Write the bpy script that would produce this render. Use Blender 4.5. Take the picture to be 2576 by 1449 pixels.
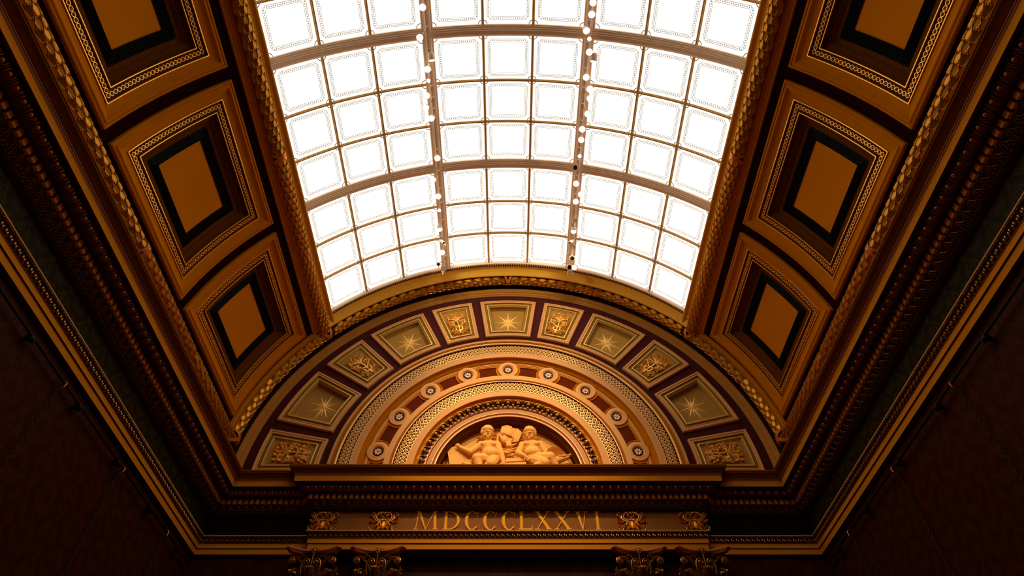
import bpy, math, random
from mathutils import Vector, Matrix
random.seed(7)
PI = math.pi
for o in list(bpy.data.objects): bpy.data.objects.remove(o)
scene = bpy.context.scene
COL = scene.collection

# ------------------------------------------------------------------ camera, world, exposure
H = 1.6                      # eye height above the floor
ZC = 6.58 + H                # height of the vault axis (also the centre of the end-wall lunette)
PITCH = math.radians(49.73)
FPX = 1577.5                 # focal length in pixels of the 2576 px wide frame
CXP, CYP = 1278.0, 724.5
cd = bpy.data.cameras.new('camera'); cam = bpy.data.objects.new('camera', cd); COL.objects.link(cam)
cam.location = (0, 0, H); cam.rotation_euler = (PI / 2 + PITCH, 0, 0)
cd.sensor_width = 36.0; cd.lens = FPX * 36.0 / 2576.0; cd.shift_x = 10.0 / 2576.0
cd.clip_start = 0.05; cd.clip_end = 100
scene.camera = cam
w = bpy.data.worlds.new('world'); scene.world = w; w.use_nodes = True
w.node_tree.nodes['Background'].inputs[0].default_value = (1, .8, .6, 1)
w.node_tree.nodes['Background'].inputs[1].default_value = 0.0
vs = scene.view_settings
vs.view_transform = 'Standard'; vs.look = 'None'; vs.gamma = 1.0; vs.exposure = 0.0; vs.use_curve_mapping = False
SKY_L = 1.85                  # brightness of the back-lit skylight glass

# ------------------------------------------------------------------ materials
class X:
    """tiny expression helper over math nodes"""
    def __init__(s, nt, sock): s.nt, s.s = nt, sock
    def _op(s, op, *a):
        n = s.nt.nodes.new('ShaderNodeMath'); n.operation = op
        for i, q in enumerate((s,) + a):
            if isinstance(q, X): s.nt.links.new(q.s, n.inputs[i])
            else: n.inputs[i].default_value = q
        return X(s.nt, n.outputs[0])
    def __add__(s, b): return s._op('ADD', b)
    def __sub__(s, b): return s._op('SUBTRACT', b)
    def __mul__(s, b): return s._op('MULTIPLY', b)
    def __truediv__(s, b): return s._op('DIVIDE', b)
    def lt(s, b): return s._op('LESS_THAN', b)
    def gt(s, b): return s._op('GREATER_THAN', b)
    def mx(s, b): return s._op('MAXIMUM', b)
    def mn(s, b): return s._op('MINIMUM', b)
    def ab(s): return s._op('ABSOLUTE')
    def fr(s): return s._op('FRACT')
    def sin(s): return s._op('SINE')
    def sq(s): return s._op('SQRT')

MATS = {}
def base_mat(name):
    m = bpy.data.materials.new(name); m.use_nodes = True
    nt = m.node_tree
    return m, nt, nt.nodes['Principled BSDF']

def mat(name, col, rough=.5, metal=0.0, var=.18, scale=6.0, bump=0.0, bscale=60.0, spec=.4, emit=None, estr=0):
    m, nt, p = base_mat(name)
    tc = nt.nodes.new('ShaderNodeTexCoord')
    no = nt.nodes.new('ShaderNodeTexNoise'); no.inputs['Scale'].default_value = scale; no.inputs['Detail'].default_value = 5
    nt.links.new(tc.outputs['Object'], no.inputs['Vector'])
    mx = nt.nodes.new('ShaderNodeMix'); mx.data_type = 'RGBA'
    nt.links.new(no.outputs['Fac'], mx.inputs['Factor'])
    mx.inputs[6].default_value = (*[c * (1 - var) for c in col], 1)
    mx.inputs[7].default_value = (*[min(1, c * (1 + var)) for c in col], 1)
    nt.links.new(mx.outputs[2], p.inputs['Base Color'])
    p.inputs['Roughness'].default_value = rough; p.inputs['Metallic'].default_value = metal
    p.inputs['Specular IOR Level'].default_value = spec
    if bump:
        n2 = nt.nodes.new('ShaderNodeTexNoise'); n2.inputs['Scale'].default_value = bscale; n2.inputs['Detail'].default_value = 3
        nt.links.new(tc.outputs['Object'], n2.inputs['Vector'])
        b = nt.nodes.new('ShaderNodeBump'); b.inputs['Strength'].default_value = bump; b.inputs['Distance'].default_value = .01
        nt.links.new(n2.outputs['Fac'], b.inputs['Height']); nt.links.new(b.outputs[0], p.inputs['Normal'])
    if emit:
        p.inputs['Emission Color'].default_value = (*emit, 1); p.inputs['Emission Strength'].default_value = estr
    MATS[name] = m
    return m

OCHRE = mat('ochre_cove_paint', (.66, .32, .018), .45, metal=.1, var=.12, spec=.2)
CROWN = mat('crown_moulding_paint', (.21, .064, .003), .6, var=.12, spec=0.0)
GOLDS = mat('relief_gilding', (.90, .49, .11), .40, metal=.5, var=.25, scale=25)
RIBBON = mat('red_gilt_ribbon', (.72, .22, .045), .38, metal=.5, var=.2, scale=20)
STARGOLD = mat('star_gilding', (.95, .56, .14), .5, metal=.15, var=.1, scale=25)
CREAM = mat('painted_cream_stone', (.62, .30, .105), .6, var=.08, spec=0.0)
BROWN = mat('orange_brown_paint', (.45, .140, .002), .6, var=.12, spec=0.0)
ORANGE = mat('orange_stone_paint', (.66, .235, .012), .6, var=.08, spec=0.0)
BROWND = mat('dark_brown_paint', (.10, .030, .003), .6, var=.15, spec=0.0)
PANEL = mat('coffer_panel_paint', (.54, .170, .003), .7, var=.08, scale=2, spec=0.0)
MAROON = mat('dark_maroon_paint', (.016, .0028, .0012), .8, var=.2, spec=0.0)
MAROONL = mat('plum_paint', (.064, .0145, .0135), .8, var=.2, scale=20, spec=0.0)
GOLD = mat('gilding', (.95, .46, .07), .33, metal=.8, var=.2, scale=30)
GOLDL = mat('pale_gilding', (.88, .50, .15), .42, metal=.25, var=.2, scale=25)
GOLDD = mat('aged_gilding', (.50, .20, .035), .38, metal=.75, var=.3, scale=25)
GOLDC = mat('dark_capital_gilding', (.32, .118, .018), .33, metal=.75, var=.35, scale=25)
LAUREL = mat('aged_gilt_leaf', (.42, .18, .014), .42, metal=.9, var=.3, scale=25)
LAURELRIM = mat('leaf_edge_highlight', (.85, .42, .06), .35, metal=.8, var=.2, scale=25)  # brighter gilding that paints the highlight along each leaf's turned-up edge
BRONZE = mat('dark_bronze', (.055, .018, .006), .42, metal=.4, var=.3, scale=25)
BRONZER = mat('red_bronze', (.30, .075, .018), .32, metal=.55, var=.25, scale=25)
BLACK = mat('black_louvre', (.002, .0018, .0016), .7, var=.2, spec=0.0)
GREYLINE = mat('dark_grey_metal_edge', (.022, .018, .014), .5, metal=.2, spec=.2)
OLIVE = mat('olive_paint', (.22, .125, .014), .7, var=.15, scale=20, spec=0.0)
STARGROUND = mat('drab_panel_paint', (.38, .205, .045), .7, var=.1, spec=0.0)
RED = mat('red_line_paint', (.30, .045, .006), .5, var=.1, spec=.2)
REDPANEL = mat('oxblood_panel', (.095, .015, .004), .7, var=.25, scale=20, spec=0.0)
STONE = mat('relief_stone', (.80, .385, .075), .65, var=.1, scale=5, bump=.1, bscale=40, spec=.2)
PETAL = mat('pink_rosette', (.85, .54, .38), .5, var=.1)
DARKDISC = mat('dark_disc', (.015, .010, .008), .6, spec=.1)
RIB = mat('tan_skylight_rib', (.95, .70, .50), .5, var=.10, scale=8)
BAR = mat('ochre_glazing_bar', (.66, .41, .12), .45, var=.15)
WHITE = mat('white_enamel', (.80, .66, .55), .4, var=.04)
GLASSBLK = mat('black_lens', (.01, .01, .01), .1, spec=.8)
LETTER = mat('letter_gilt', (1.0, .44, .008), .6, metal=.0, spec=.1, var=.1)
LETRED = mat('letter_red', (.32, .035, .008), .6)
IRON = mat('black_iron', (.012, .007, .004), .5, metal=.3, spec=.2)
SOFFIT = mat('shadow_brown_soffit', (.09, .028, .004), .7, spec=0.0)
LAMP = mat('lamp_lens', (1, .9, .7), .4, emit=(1.0, .78, .48), estr=14.0)
WARMWOOD = mat('parquet_floor', (.32, .125, .035), .4, var=.3, scale=4, spec=.2)
SHAFT = mat('dark_marble', (.05, .016, .006), .25, var=.6, scale=3)

def pane_mat():
    m, nt, p = base_mat('etched_backlit_glass')
    tc = nt.nodes.new('ShaderNodeTexCoord'); sp = nt.nodes.new('ShaderNodeSeparateXYZ')
    nt.links.new(tc.outputs['Object'], sp.inputs[0])
    x, y = X(nt, sp.outputs[0]), X(nt, sp.outputs[1])
    A, B, C = .375, .345, .66          # half size of the etched border and its cut corner
    ax, ay = x.ab(), y.ab()
    d = (ax - A).mx(ay - B).mx((ax + ay - C) * .7071)
    line = ((d).ab().lt(.0050)).mx((d + .05).ab().lt(.0044))
    pit = .038
    vert = (ax - A).gt(ay - B)
    def dots(t, off):
        a = ((t / pit).fr() - .5) * pit
        return (a * a + off * off).sq().lt(.0120)
    dv = dots(y, ax - (A - .025)) * vert * (ay.lt(B - .05))
    dh = dots(x, ay - (B - .025)) * (vert * -1 + 1) * (ax.lt(A - .05))
    cxd, cyd = ax - .46, ay - .424
    arc = ((cxd * cxd + cyd * cyd).sq() - .078).ab().lt(.0075)
    grey = line.mx(dv).mx(dh)
    mul = (grey * -.83 + 1) * (arc * -.97 + 1)
    st = mul * SKY_L
    nt.links.new(st.s, p.inputs['Emission Strength'])
    p.inputs['Emission Color'].default_value = (1.0, .86, .70, 1)
    p.inputs['Base Color'].default_value = (.06, .055, .05, 1)
    p.inputs['Roughness'].default_value = .35
    return m
PANE = pane_mat()

def damask(name, ground, figure, axis, scale, rough=.55):
    m, nt, p = base_mat(name)
    tc = nt.nodes.new('ShaderNodeTexCoord'); sp = nt.nodes.new('ShaderNodeSeparateXYZ')
    nt.links.new(tc.outputs['Object'], sp.inputs[0])
    u, v = X(nt, sp.outputs[axis]) * scale, X(nt, sp.outputs[2]) * scale
    uu = ((u * .5).fr() - .5).ab() * 2          # mirrored repeat
    vv = (v * .36).fr() * 2.8
    f = ((uu * 9 + (vv * 4.5).sin() * 1.7).sin() + (vv * 9.0 + (uu * 6).sin() * 2.2).sin() + (uu * 23 + (vv * 13).sin() * 2).sin() * .8 + (vv * 31 + (uu * 19).sin() * 2).sin() * .6)
    no = nt.nodes.new('ShaderNodeTexNoise'); no.inputs['Scale'].default_value = 14
    nt.links.new(tc.outputs['Object'], no.inputs['Vector'])
    mask = (f + (X(nt, no.outputs['Fac']) - .5) * 1.2).gt(.35)
    mx = nt.nodes.new('ShaderNodeMix'); mx.data_type = 'RGBA'
    nt.links.new(mask.s, mx.inputs['Factor'])
    mx.inputs[6].default_value = (*ground, 1); mx.inputs[7].default_value = (*figure, 1)
    nt.links.new(mx.outputs[2], p.inputs['Base Color']); p.inputs['Roughness'].default_value = rough
    p.inputs['Specular IOR Level'].default_value = .05
    return m
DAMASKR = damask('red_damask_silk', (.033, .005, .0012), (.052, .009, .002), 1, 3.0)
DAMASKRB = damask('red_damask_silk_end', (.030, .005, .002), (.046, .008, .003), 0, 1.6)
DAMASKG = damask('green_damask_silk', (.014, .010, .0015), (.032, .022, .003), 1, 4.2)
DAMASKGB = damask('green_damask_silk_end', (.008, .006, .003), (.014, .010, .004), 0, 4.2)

# ------------------------------------------------------------------ mesh helpers
class MB:
    def __init__(s): s.v, s.f = [], []
    def loops(s, L, closed=False, cap0=False, cap1=False):
        n = len(L[0]); b = len(s.v)
        for lp in L: s.v += [tuple(p) for p in lp]
        for i in range(len(L) - 1):
            for j in range(n if closed else n - 1):
                k = (j + 1) % n
                s.f.append((b + i * n + j, b + i * n + k, b + (i + 1) * n + k, b + (i + 1) * n + j))
        if cap0: s.f.append(tuple(b + j for j in reversed(range(n))))
        if cap1: s.f.append(tuple(b + (len(L) - 1) * n + j for j in range(n)))
        return s
    def box(s, c, sz, M=None):
        b = len(s.v); c = Vector(c)
        for dx in (-.5, .5):
            for dy in (-.5, .5):
                for dz in (-.5, .5):
                    p = Vector((dx * sz[0], dy * sz[1], dz * sz[2]))
                    if M is not None: p = M @ p
                    s.v.append(tuple(c + p))
        s.f += [tuple(b + i for i in q) for q in ((0, 1, 3, 2), (4, 6, 7, 5), (0, 4, 5, 1), (2, 3, 7, 6), (0, 2, 6, 4), (1, 5, 7, 3))]
        return s
    def tube(s, pts, rad, n=6, cap=True, flat=1.0):
        pts = [Vector(p) for p in pts]
        if not hasattr(rad, '__len__'): rad = [rad] * len(pts)
        L = []; prev = None
        for i, p in enumerate(pts):
            t = (pts[min(i + 1, len(pts) - 1)] - pts[max(i - 1, 0)])
            t = t.normalized() if t.length > 1e-9 else Vector((0, 0, 1))
            if prev is None:
                a = Vector((0, 0, 1)) if abs(t.z) < .9 else Vector((1, 0, 0))
                u = t.cross(a).normalized()
            else:
                u = (prev - t * prev.dot(t)); u = u.normalized() if u.length > 1e-6 else t.orthogonal().normalized()
            prev = u; v = t.cross(u)
            L.append([p + u * (rad[i] * math.cos(2 * PI * k / n)) + v * (rad[i] * flat * math.sin(2 * PI * k / n)) for k in range(n)])
        return s.loops(L, True, cap, cap)
    def lathe(s, prof, n=16, M=None):
        L = []
        for r, z in prof:
            lp = [Vector((r * math.cos(2 * PI * k / n), r * math.sin(2 * PI * k / n), z)) for k in range(n)]
            if M is not None: lp = [M @ p for p in lp]
            L.append(lp)
        return s.loops(L, True, True, True)
    def ell(s, c, r, nu=10, nv=6, M=None):
        L = []; c = Vector(c)
        for i in range(nv + 1):
            a = -PI / 2 + PI * i / nv; ca = max(math.cos(a), .02)
            lp = []
            for k in range(nu):
                p = Vector((r[0] * ca * math.cos(2 * PI * k / nu), r[1] * ca * math.sin(2 * PI * k / nu), r[2] * math.sin(a)))
                lp.append(c + (M @ p if M is not None else p))
            L.append(lp)
        return s.loops(L, True, True, True)
    def capsule(s, a, b, ra, rb, n=10):
        a, b = Vector(a), Vector(b); t = (b - a); ln = t.length; t.normalize()
        P = [a - t * ra * .98, a - t * ra * .75, a - t * ra * .3, a, a + t * ln * .5, b, b + t * rb * .3, b + t * rb * .75, b + t * rb * .98]
        R = [ra * .15, ra * .66, ra * .95, ra, (ra + rb) / 2, rb, rb * .95, rb * .66, rb * .15]
        return s.tube(P, R, n)
    def ngon_prism(s, poly, M, th):
        """flat outline (x, y) given thickness th along local z"""
        b = len(s.v); n = len(poly)
        for z in (0, th):
            for p in poly: s.v.append(tuple(M @ Vector((p[0], p[1], z))))
        s.f.append(tuple(b + n + i for i in range(n)))
        for i in range(n): s.f.append((b + i, b + (i + 1) % n, b + n + (i + 1) % n, b + n + i))
        return s
    def mesh(s, name, material=None, smooth=True, ang=35):
        me = bpy.data.meshes.new(name); me.from_pydata(s.v, [], s.f); me.update()
        if material: me.materials.append(material)
        if smooth:
            me.shade_smooth(); me.set_sharp_from_angle(angle=math.radians(ang))
        return me
    def build(s, name, material, parent=None, smooth=True, ang=35):
        return obj(name, s.mesh(name, material, smooth, ang), parent)

def obj(name, me, parent=None, M=None):
    """link one mesh object; without M its vertices are world positions"""
    o = bpy.data.objects.new(name, me); COL.objects.link(o)
    if parent is not None: o.parent = parent
    if M is not None: o.matrix_basis = M
    elif parent is not None: o.location = -parent.location
    return o
def tag(o, label=None, cat=None, group=None, kind=None):
    if label: o['label'] = label
    if cat: o['category'] = cat
    if group: o['group'] = group
    if kind: o['kind'] = kind
    return o
def thing(name, loc, label=None, cat=None, group=None, kind=None):
    e = bpy.data.objects.new(name, None); COL.objects.link(e); e.location = loc; e.empty_display_size = .1
    return tag(e, label, cat, group, kind)
def frame(o, x, z):
    """matrix with origin o, local x along x and local z along z"""
    z = Vector(z).normalized(); x = Vector(x); x = (x - z * x.dot(z)).normalized(); y = z.cross(x)
    M = Matrix((x, y, z)).transposed().to_4x4(); M.translation = Vector(o)
    return M
def rel(parent, M):
    return Matrix.Translation(-parent.location) @ M
def cyl(R, ph, Y):
    a = math.radians(ph); return Vector((R * math.sin(a), Y, ZC + R * math.cos(a)))
def revolve(prof, p0, p1, n):
    """profile of (radius, Y) swept about the vault axis"""
    return MB().loops([[cyl(R, p0 + (p1 - p0) * i / n, Y) for R, Y in prof] for i in range(n + 1)])
def along_y(prof, y0, y1):
    """profile of (angle, radius) extruded along the vault"""
    return MB().loops([[cyl(R, ph, y) for ph, R in prof] for y in (y0, y1)])
def ray(px, py):
    x = (px - CXP) / FPX; v = (CYP - py) / FPX; c, s = math.cos(PITCH), math.sin(PITCH)
    return Vector((x, c - v * s, s + v * c))
def on_wall(px, py, Y):
    r = ray(px, py); return Vector((r.x / r.y * Y, Y, r.z / r.y * Y + H))

# ================================================================== room shell
YB = -6.2                                       # wall behind the camera
def plane(name, pts, m, kind='structure'):
    mb = MB(); mb.v = [tuple(p) for p in pts]; mb.f = [tuple(range(len(pts)))]
    return tag(mb.build(name, m, smooth=False), kind=kind)
tag(plane('floor', [(-5.3, YB, 0), (5.3, YB, 0), (5.3, 10.1, 0), (-5.3, 10.1, 0)], WARMWOOD), 'warm parquet gallery floor', kind='structure')
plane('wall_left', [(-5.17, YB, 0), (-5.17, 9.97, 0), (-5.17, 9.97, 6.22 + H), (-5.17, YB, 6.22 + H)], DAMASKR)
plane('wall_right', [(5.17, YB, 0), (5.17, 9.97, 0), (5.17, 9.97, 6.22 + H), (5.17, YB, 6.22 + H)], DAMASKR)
plane('wall_front', [(-5.3, YB, 0), (5.3, YB, 0), (5.3, YB, ZC + 5.3), (-5.3, YB, ZC + 5.3)], DAMASKRB)
wb = thing('wall_back', (0, 9.97, 0), kind='structure')
mb = MB(); mb.v = [(-5.3, 9.97, 0), (5.3, 9.97, 0), (5.3, 9.97, 6.2 + H), (-5.3, 9.97, 6.2 + H)]; mb.f = [(0, 1, 2, 3)]
mb.build('damask_field', DAMASKRB, wb, smooth=False)
revolve([(3.2, 10.0), (3.505, 10.0)], -98, 98, 96).build('plum_lunette_ground', MAROONL, wb)
revolve([(4.695, 10.0), (5.3, 10.0)], -98, 98, 96).build('plum_lunette_ground', MAROONL, wb)
_e = [8.15, 10.7, 22.45, 25.1, 41.35, 44.0, 56.0, 58.85, 75.6, 78.5, 90.4, 98]
for _s in (-1, 1):
    for _i in range(0, 12, 2): revolve([(3.5, 10.0), (4.70, 10.0)], _s * (_e[_i] - .02), _s * (_e[_i + 1] + .02), 3).build('plum_lunette_ground', MAROONL, wb)
revolve([(4.90, 10.0), (4.90, 9.985), (4.912, 9.975), (4.93, 9.972), (4.935, 9.96), (4.955, 9.95), (4.985, 9.95), (4.99, 9.935), (5.01, 9.928),
         (5.035, 9.91), (5.05, 9.905), (5.075, 9.905), (5.08, 9.92), (5.085, 10.0)], -96, 96, 96).build('arched_edge_moulding', mat('drab_moulding', (.38, .165, .030), .6, var=.15, spec=0.0), wb)

# the vault: maroon ground in strips between the coffers
RG = 5.25
COF_C, COF_B = 68.3, 1.153                     # angle of the coffers' middle, half width along the arc
COF_YC = [8.06, 5.17, 2.28]; COF_A = 1.345
cei = thing('ceiling', (0, 0, ZC + RG), kind='structure')
dphi = math.degrees(COF_B / 5.2)
for s in (-1, 1):
    def strip(p0, p1, y0, y1, name, m=MAROON):
        n = max(2, int(abs(p1 - p0) / 2))
        MB().loops([[cyl(RG, s * (p0 + (p1 - p0) * i / n), y) for y in (y0, y1)] for i in range(n + 1)]).build(name, m, cei)
    strip(47, COF_C - dphi, YB, 10, 'maroon_strip'); strip(COF_C + dphi, 96, YB, 10, 'maroon_strip')
    ys = [10] + sum([[c + COF_A, c - COF_A] for c in COF_YC], []) + [0.70]
    for i in range(0, len(ys), 2): strip(COF_C - dphi, COF_C + dphi, ys[i + 1], ys[i], 'maroon_strip')
    strip(COF_C - dphi, COF_C + dphi, YB, .70, 'plain_strip', BROWN)
    # moulded border beside the upper garland and the lower one
    along_y([(s * a, r) for a, r in ((47.55, 5.27), (47.6, 5.18), (47.75, 5.165), (48.0, 5.165), (48.15, 5.18), (48.5, 5.205), (48.95, 5.205), (49.2, 5.18), (49.35, 5.165))], YB, 9.54).build('skylight_border_cove', OCHRE, cei)
    along_y([(s * a, r) for a, r in ((49.35, 5.165), (49.4, 5.15), (49.5, 5.15), (49.55, 5.2))], YB, 9.56).build('gilt_fillet', GOLD, cei)
    along_y([(s * a, r) for a, r in ((49.55, 5.2), (52.0, 5.2))], YB, 9.6).build('garland_bed', BROWND, cei)
    along_y([(s * a, r) for a, r in ((52.0, 5.2), (52.0, 5.165), (52.15, 5.16), (52.3, 5.165))], YB, 9.56).build('red_fillet', BRONZER, cei)
    along_y([(s * a, r) for a, r in ((52.3, 5.165), (52.45, 5.18), (52.7, 5.18), (52.75, 5.19), (53.1, 5.195), (53.3, 5.21), (53.6, 5.21), (53.65, 5.25))], YB, 9.52).build('garland_moulding', BROWN, cei)
    along_y([(s * a, r) for a, r in ((82.5, 5.25), (82.55, 5.24), (85.4, 5.24), (85.5, 5.20), (86.1, 5.20), (86.2, 5.25))], YB, 9.7).build('lower_garland_bed', BROWND, cei)
# transverse border at the end wall
def trans(name, prof, m, p0, p1): return revolve([(r, y) for y, r in prof], p0, p1, max(8, int(abs(p1 - p0)))).build(name, m, cei)
trans('skylight_end_border', ((9.17, 5.27), (9.185, 5.20), (9.20, 5.185), (9.225, 5.185), (9.23, 5.205)), RIB, -48, 48)
trans('skylight_end_groove', ((9.23, 5.205), (9.275, 5.205), (9.28, 5.185)), BROWND, -48, 48)
trans('skylight_end_cove', ((9.28, 5.21), (9.30, 5.20), (9.33, 5.20), (9.345, 5.215), (9.39, 5.21), (9.44, 5.195), (9.49, 5.17), (9.52, 5.15), (9.535, 5.145)), mat('ochre_moulding', (.95, .56, .075), .5, var=.10, spec=.2), -50, 50)
trans('gilt_fillet', ((9.535, 5.17), (9.535, 5.14), (9.555, 5.14), (9.56, 5.2)), GOLD, -86, 86)
trans('garland_bed', ((9.56, 5.2), (9.87, 5.2), (9.875, 5.25)), BROWND, -90, 90)
mb = MB()
for i in range(156):                            # pierced bead course at the skylight's end
    p = cyl(5.195, -47.4 + 94.8 * i / 155, 9.253); mb.ell(p, (.016, .013, .013), 6, 4)
tag(mb.build('bead_course', WHITE, cei), kind='stuff')
for s in (-1, 1):
    trans('garland_moulding', ((9.488, 5.25), (9.49, 5.22), (9.505, 5.21), (9.508, 5.195), (9.52, 5.19), (9.535, 5.17)), BROWN, s * 53, s * 88)

# ================================================================== skylight
win = thing('window_1', (0, 5.2, ZC + 5.25), 'barrel-vaulted skylight of etched white panes in brown bars', kind='structure')
COLS = [(-47.5, -37.45), (-37.45, -27.4), (-27.4, -17.3), (-15.1, -5.03), (-5.03, 5.03), (5.03, 15.1), (17.3, 27.4), (27.4, 37.45), (37.45, 47.5)]
BAYS = [(6.64, 9.185), (3.905, 6.45), (1.17, 3.715), (-1.565, .98), (-4.3, -1.755)]
ROWH = 2.545 / 3; PW = math.radians(10.06) * RG
n = 6
pm = MB().loops([[(RG * math.sin(PW / RG * (i / n - .5)), yy, RG * math.cos(PW / RG * (i / n - .5)) - RG) for yy in (-ROWH / 2, ROWH / 2)] for i in range(n + 1)]).mesh('pane', PANE)
def rot_apex(ph, Y, R):
    """matrix that puts a mesh modelled at the crown to angle ph"""
    return Matrix.Translation(cyl(R, ph, Y)) @ Matrix.Rotation(math.radians(ph), 4, 'Y')
barprof = [(-.025, .035), (-.025, -.022), (-.014, -.03), (-.012, -.045), (.012, -.045), (.014, -.03), (.025, -.022), (.025, .035)]
bm_long = MB().loops([[(a, y, b) for a, b in barprof] for y in (-1.2725, 1.2725)]).mesh('glazing_bar', BAR)
g = math.radians(30.2)
bm_tr = MB().loops([[((RG + b) * math.sin(g * (i / 12 - .5)), a, (RG + b) * math.cos(g * (i / 12 - .5)) - RG) for a, b in barprof] for i in range(13)]).mesh('glazing_bar_curved', BAR)
for y0, y1 in BAYS:
    for a, b in COLS:
        for r in range(3): obj('pane', pm, win, rel(win, rot_apex((a + b) / 2, y0 + ROWH * (r + .5), RG)))
    for ph in (-37.45, -27.4, -5.03, 5.03, 27.4, 37.45): obj('glazing_bar', bm_long, win, rel(win, rot_apex(ph, (y0 + y1) / 2, RG)))
    for ph in (-32.4, 0, 32.4):
        for r in (1, 2): obj('glazing_bar', bm_tr, win, rel(win, rot_apex(ph, y0 + ROWH * r, RG)))
ribprof = [(-.104, .03), (-.104, -.04), (-.096, -.05), (-.085, -.05), (-.08, -.062), (-.05, -.07), (-.045, -.08), (-.02, -.085), (-.015, -.095), (.055, -.095), (.06, -.08), (.08, -.07), (.085, -.055), (.097, -.05), (.104, -.04), (.104, .03)]
rib_y = [6.545, 3.81, 1.075, -1.66, -4.4]
rm = MB().loops([[((RG + b) * math.sin(math.radians(-48 + 96 * i / 64)), a, (RG + b) * math.cos(math.radians(-48 + 96 * i / 64)) - RG) for a, b in ribprof] for i in range(65)]).mesh('arched_rib', RIB)
for y in rib_y: obj('arched_rib', rm, win, rel(win, rot_apex(0, y, RG)))
lp = [(-.104, .03), (-.104, -.05), (-.09, -.06), (-.07, -.06), (-.06, -.075), (-.045, -.08), (-.04, -.10), (.04, -.10), (.045, -.08), (.06, -.075), (.07, -.06), (.09, -.06), (.104, -.05), (.104, .03)]
lm = MB().loops([[(a, y, b) for a, b in lp] for y in (YB - 5.2, 9.19 - 5.2)]).mesh('long_rib', RIB)
for ph in (-16.2, 16.2): obj('long_rib', lm, win, rel(win, rot_apex(ph, 5.2, RG)))
plane('trim_9', [(-4, YB, ZC + 5.2), (4, YB, ZC + 5.2), (4, -4.4, ZC + 5.2), (-4, -4.4, ZC + 5.2)], BROWN)

# ================================================================== ceiling coffers
def rect_loop(Yc, s, d, h, n=14):
    b = math.degrees((COF_B - d) / 5.2); a = COF_A - d; R = RG - h
    lo = [cyl(R, s * (COF_C - b + 2 * b * i / n), Yc - a) for i in range(n + 1)]
    hi = [cyl(R, s * (COF_C + b - 2 * b * i / n), Yc + a) for i in range(n + 1)]
    return lo + hi
COF_BANDS = [
 ('outer_moulding', BROWN, [(0, 0), (0, .05), (.018, .06), (.034, .056), (.038, .046), (.05, .05), (.066, .064), (.085, .066), (.10, .056), (.13, .036), (.17, .022), (.232, .014)]),
 ('gilt_fillet', GOLD, [(.232, .014), (.234, .03), (.246, .032), (.25, .018)]),
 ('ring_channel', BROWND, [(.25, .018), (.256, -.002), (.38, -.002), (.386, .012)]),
 ('gilt_fillet', GOLD, [(.386, .012), (.388, .026), (.40, .026), (.404, .01)]),
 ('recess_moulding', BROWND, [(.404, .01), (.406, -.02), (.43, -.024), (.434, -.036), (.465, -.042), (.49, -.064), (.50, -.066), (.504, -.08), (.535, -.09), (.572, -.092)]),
]
lou = [(.572, -.092)]
for i in range(6): lou += [(.572 + .029 * i + .002, -.094 - .0 * i), (.572 + .029 * i + .016, -.094), (.572 + .029 * i + .018, -.108), (.572 + .029 * (i + 1), -.108)]
ringm = MB()
ringm.loops([[((.0275 + .0068 * math.cos(b)) * math.cos(a), (.0275 + .0068 * math.cos(b)) * math.sin(a), .0075 * math.sin(b) + .004) for b in [2 * PI * k / 6 for k in range(6)]] for a in [2 * PI * i / 14 for i in range(15)]], True)
ring_me = ringm.mesh('bead_ring', GOLD)
nv0 = len(ringm.f)
ring_me.materials.append(GOLDC)
bead = MB().ell((0, 0, .004), (.0135, .0135, .012), 8, 5)
full = MB(); full.v = ringm.v + bead.v; full.f = ringm.f + [tuple(i + len(ringm.v) for i in f) for f in bead.f]
ring_me = full.mesh('bead_ring', GOLD); ring_me.materials.append(GOLDC)
for i, p in enumerate(ring_me.polygons):
    if i >= nv0: p.material_index = 1
SIDE = {-1: ', on the side of the junction box', 1: ', on the side of the box cameras'}
WHERE = ['next to the end wall', 'second from the end wall', 'third from the end wall']
for k, Yc in enumerate(COF_YC):
    for s in (-1, 1):
        t = thing('ceiling_coffer', cyl(RG, s * COF_C, Yc), 'deep brown coffer ' + WHERE[k] + SIDE[s], 'coffer', 'ceiling coffers')
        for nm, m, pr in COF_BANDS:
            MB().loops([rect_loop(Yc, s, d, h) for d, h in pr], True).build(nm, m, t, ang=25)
        MB().loops([rect_loop(Yc, s, d, h) for d, h in lou], True).build('louvre_frame', BLACK, t, ang=25)
        ln = MB()
        for i in range(6):
            d = .572 + .029 * i + .016
            ln.loops([rect_loop(Yc, s, d - .0025, -.0935), rect_loop(Yc, s, d + .0015, -.0915), rect_loop(Yc, s, d + .003, -.098)], True)
        ln.build('louvre_edges', GREYLINE, t)
        lo = rect_loop(Yc, s, .74, -.106); q = MB(); nn = len(lo) // 2
        q.loops([lo[:nn], lo[nn:][::-1]]); q.build('panel', PANEL, t)
        # rings
        d0 = .318; a = COF_A - d0; b = COF_B - d0
        na, nb = 31, 25
        pts = []
        for i in range(na): pts += [(-a + 2 * a * i / na, -b), (a - 2 * a * i / na, b)]
        for i in range(nb): pts += [(a, -b + 2 * b * i / nb), (-a, b - 2 * b * i / nb)]
        for y, q in pts:
            if Yc + y < 1.55: continue
            ph = s * (COF_C + math.degrees(q / 5.2)); P = cyl(RG - .002, ph, Yc + y)
            N = Vector((0, 0, ZC)) - Vector((P.x, 0, P.z))
            obj('bead_ring', ring_me, t, rel(t, frame(P, (0, 1, 0), N) @ Matrix.Diagonal((1.04, 1.04, 1.25, 1))))

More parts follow.
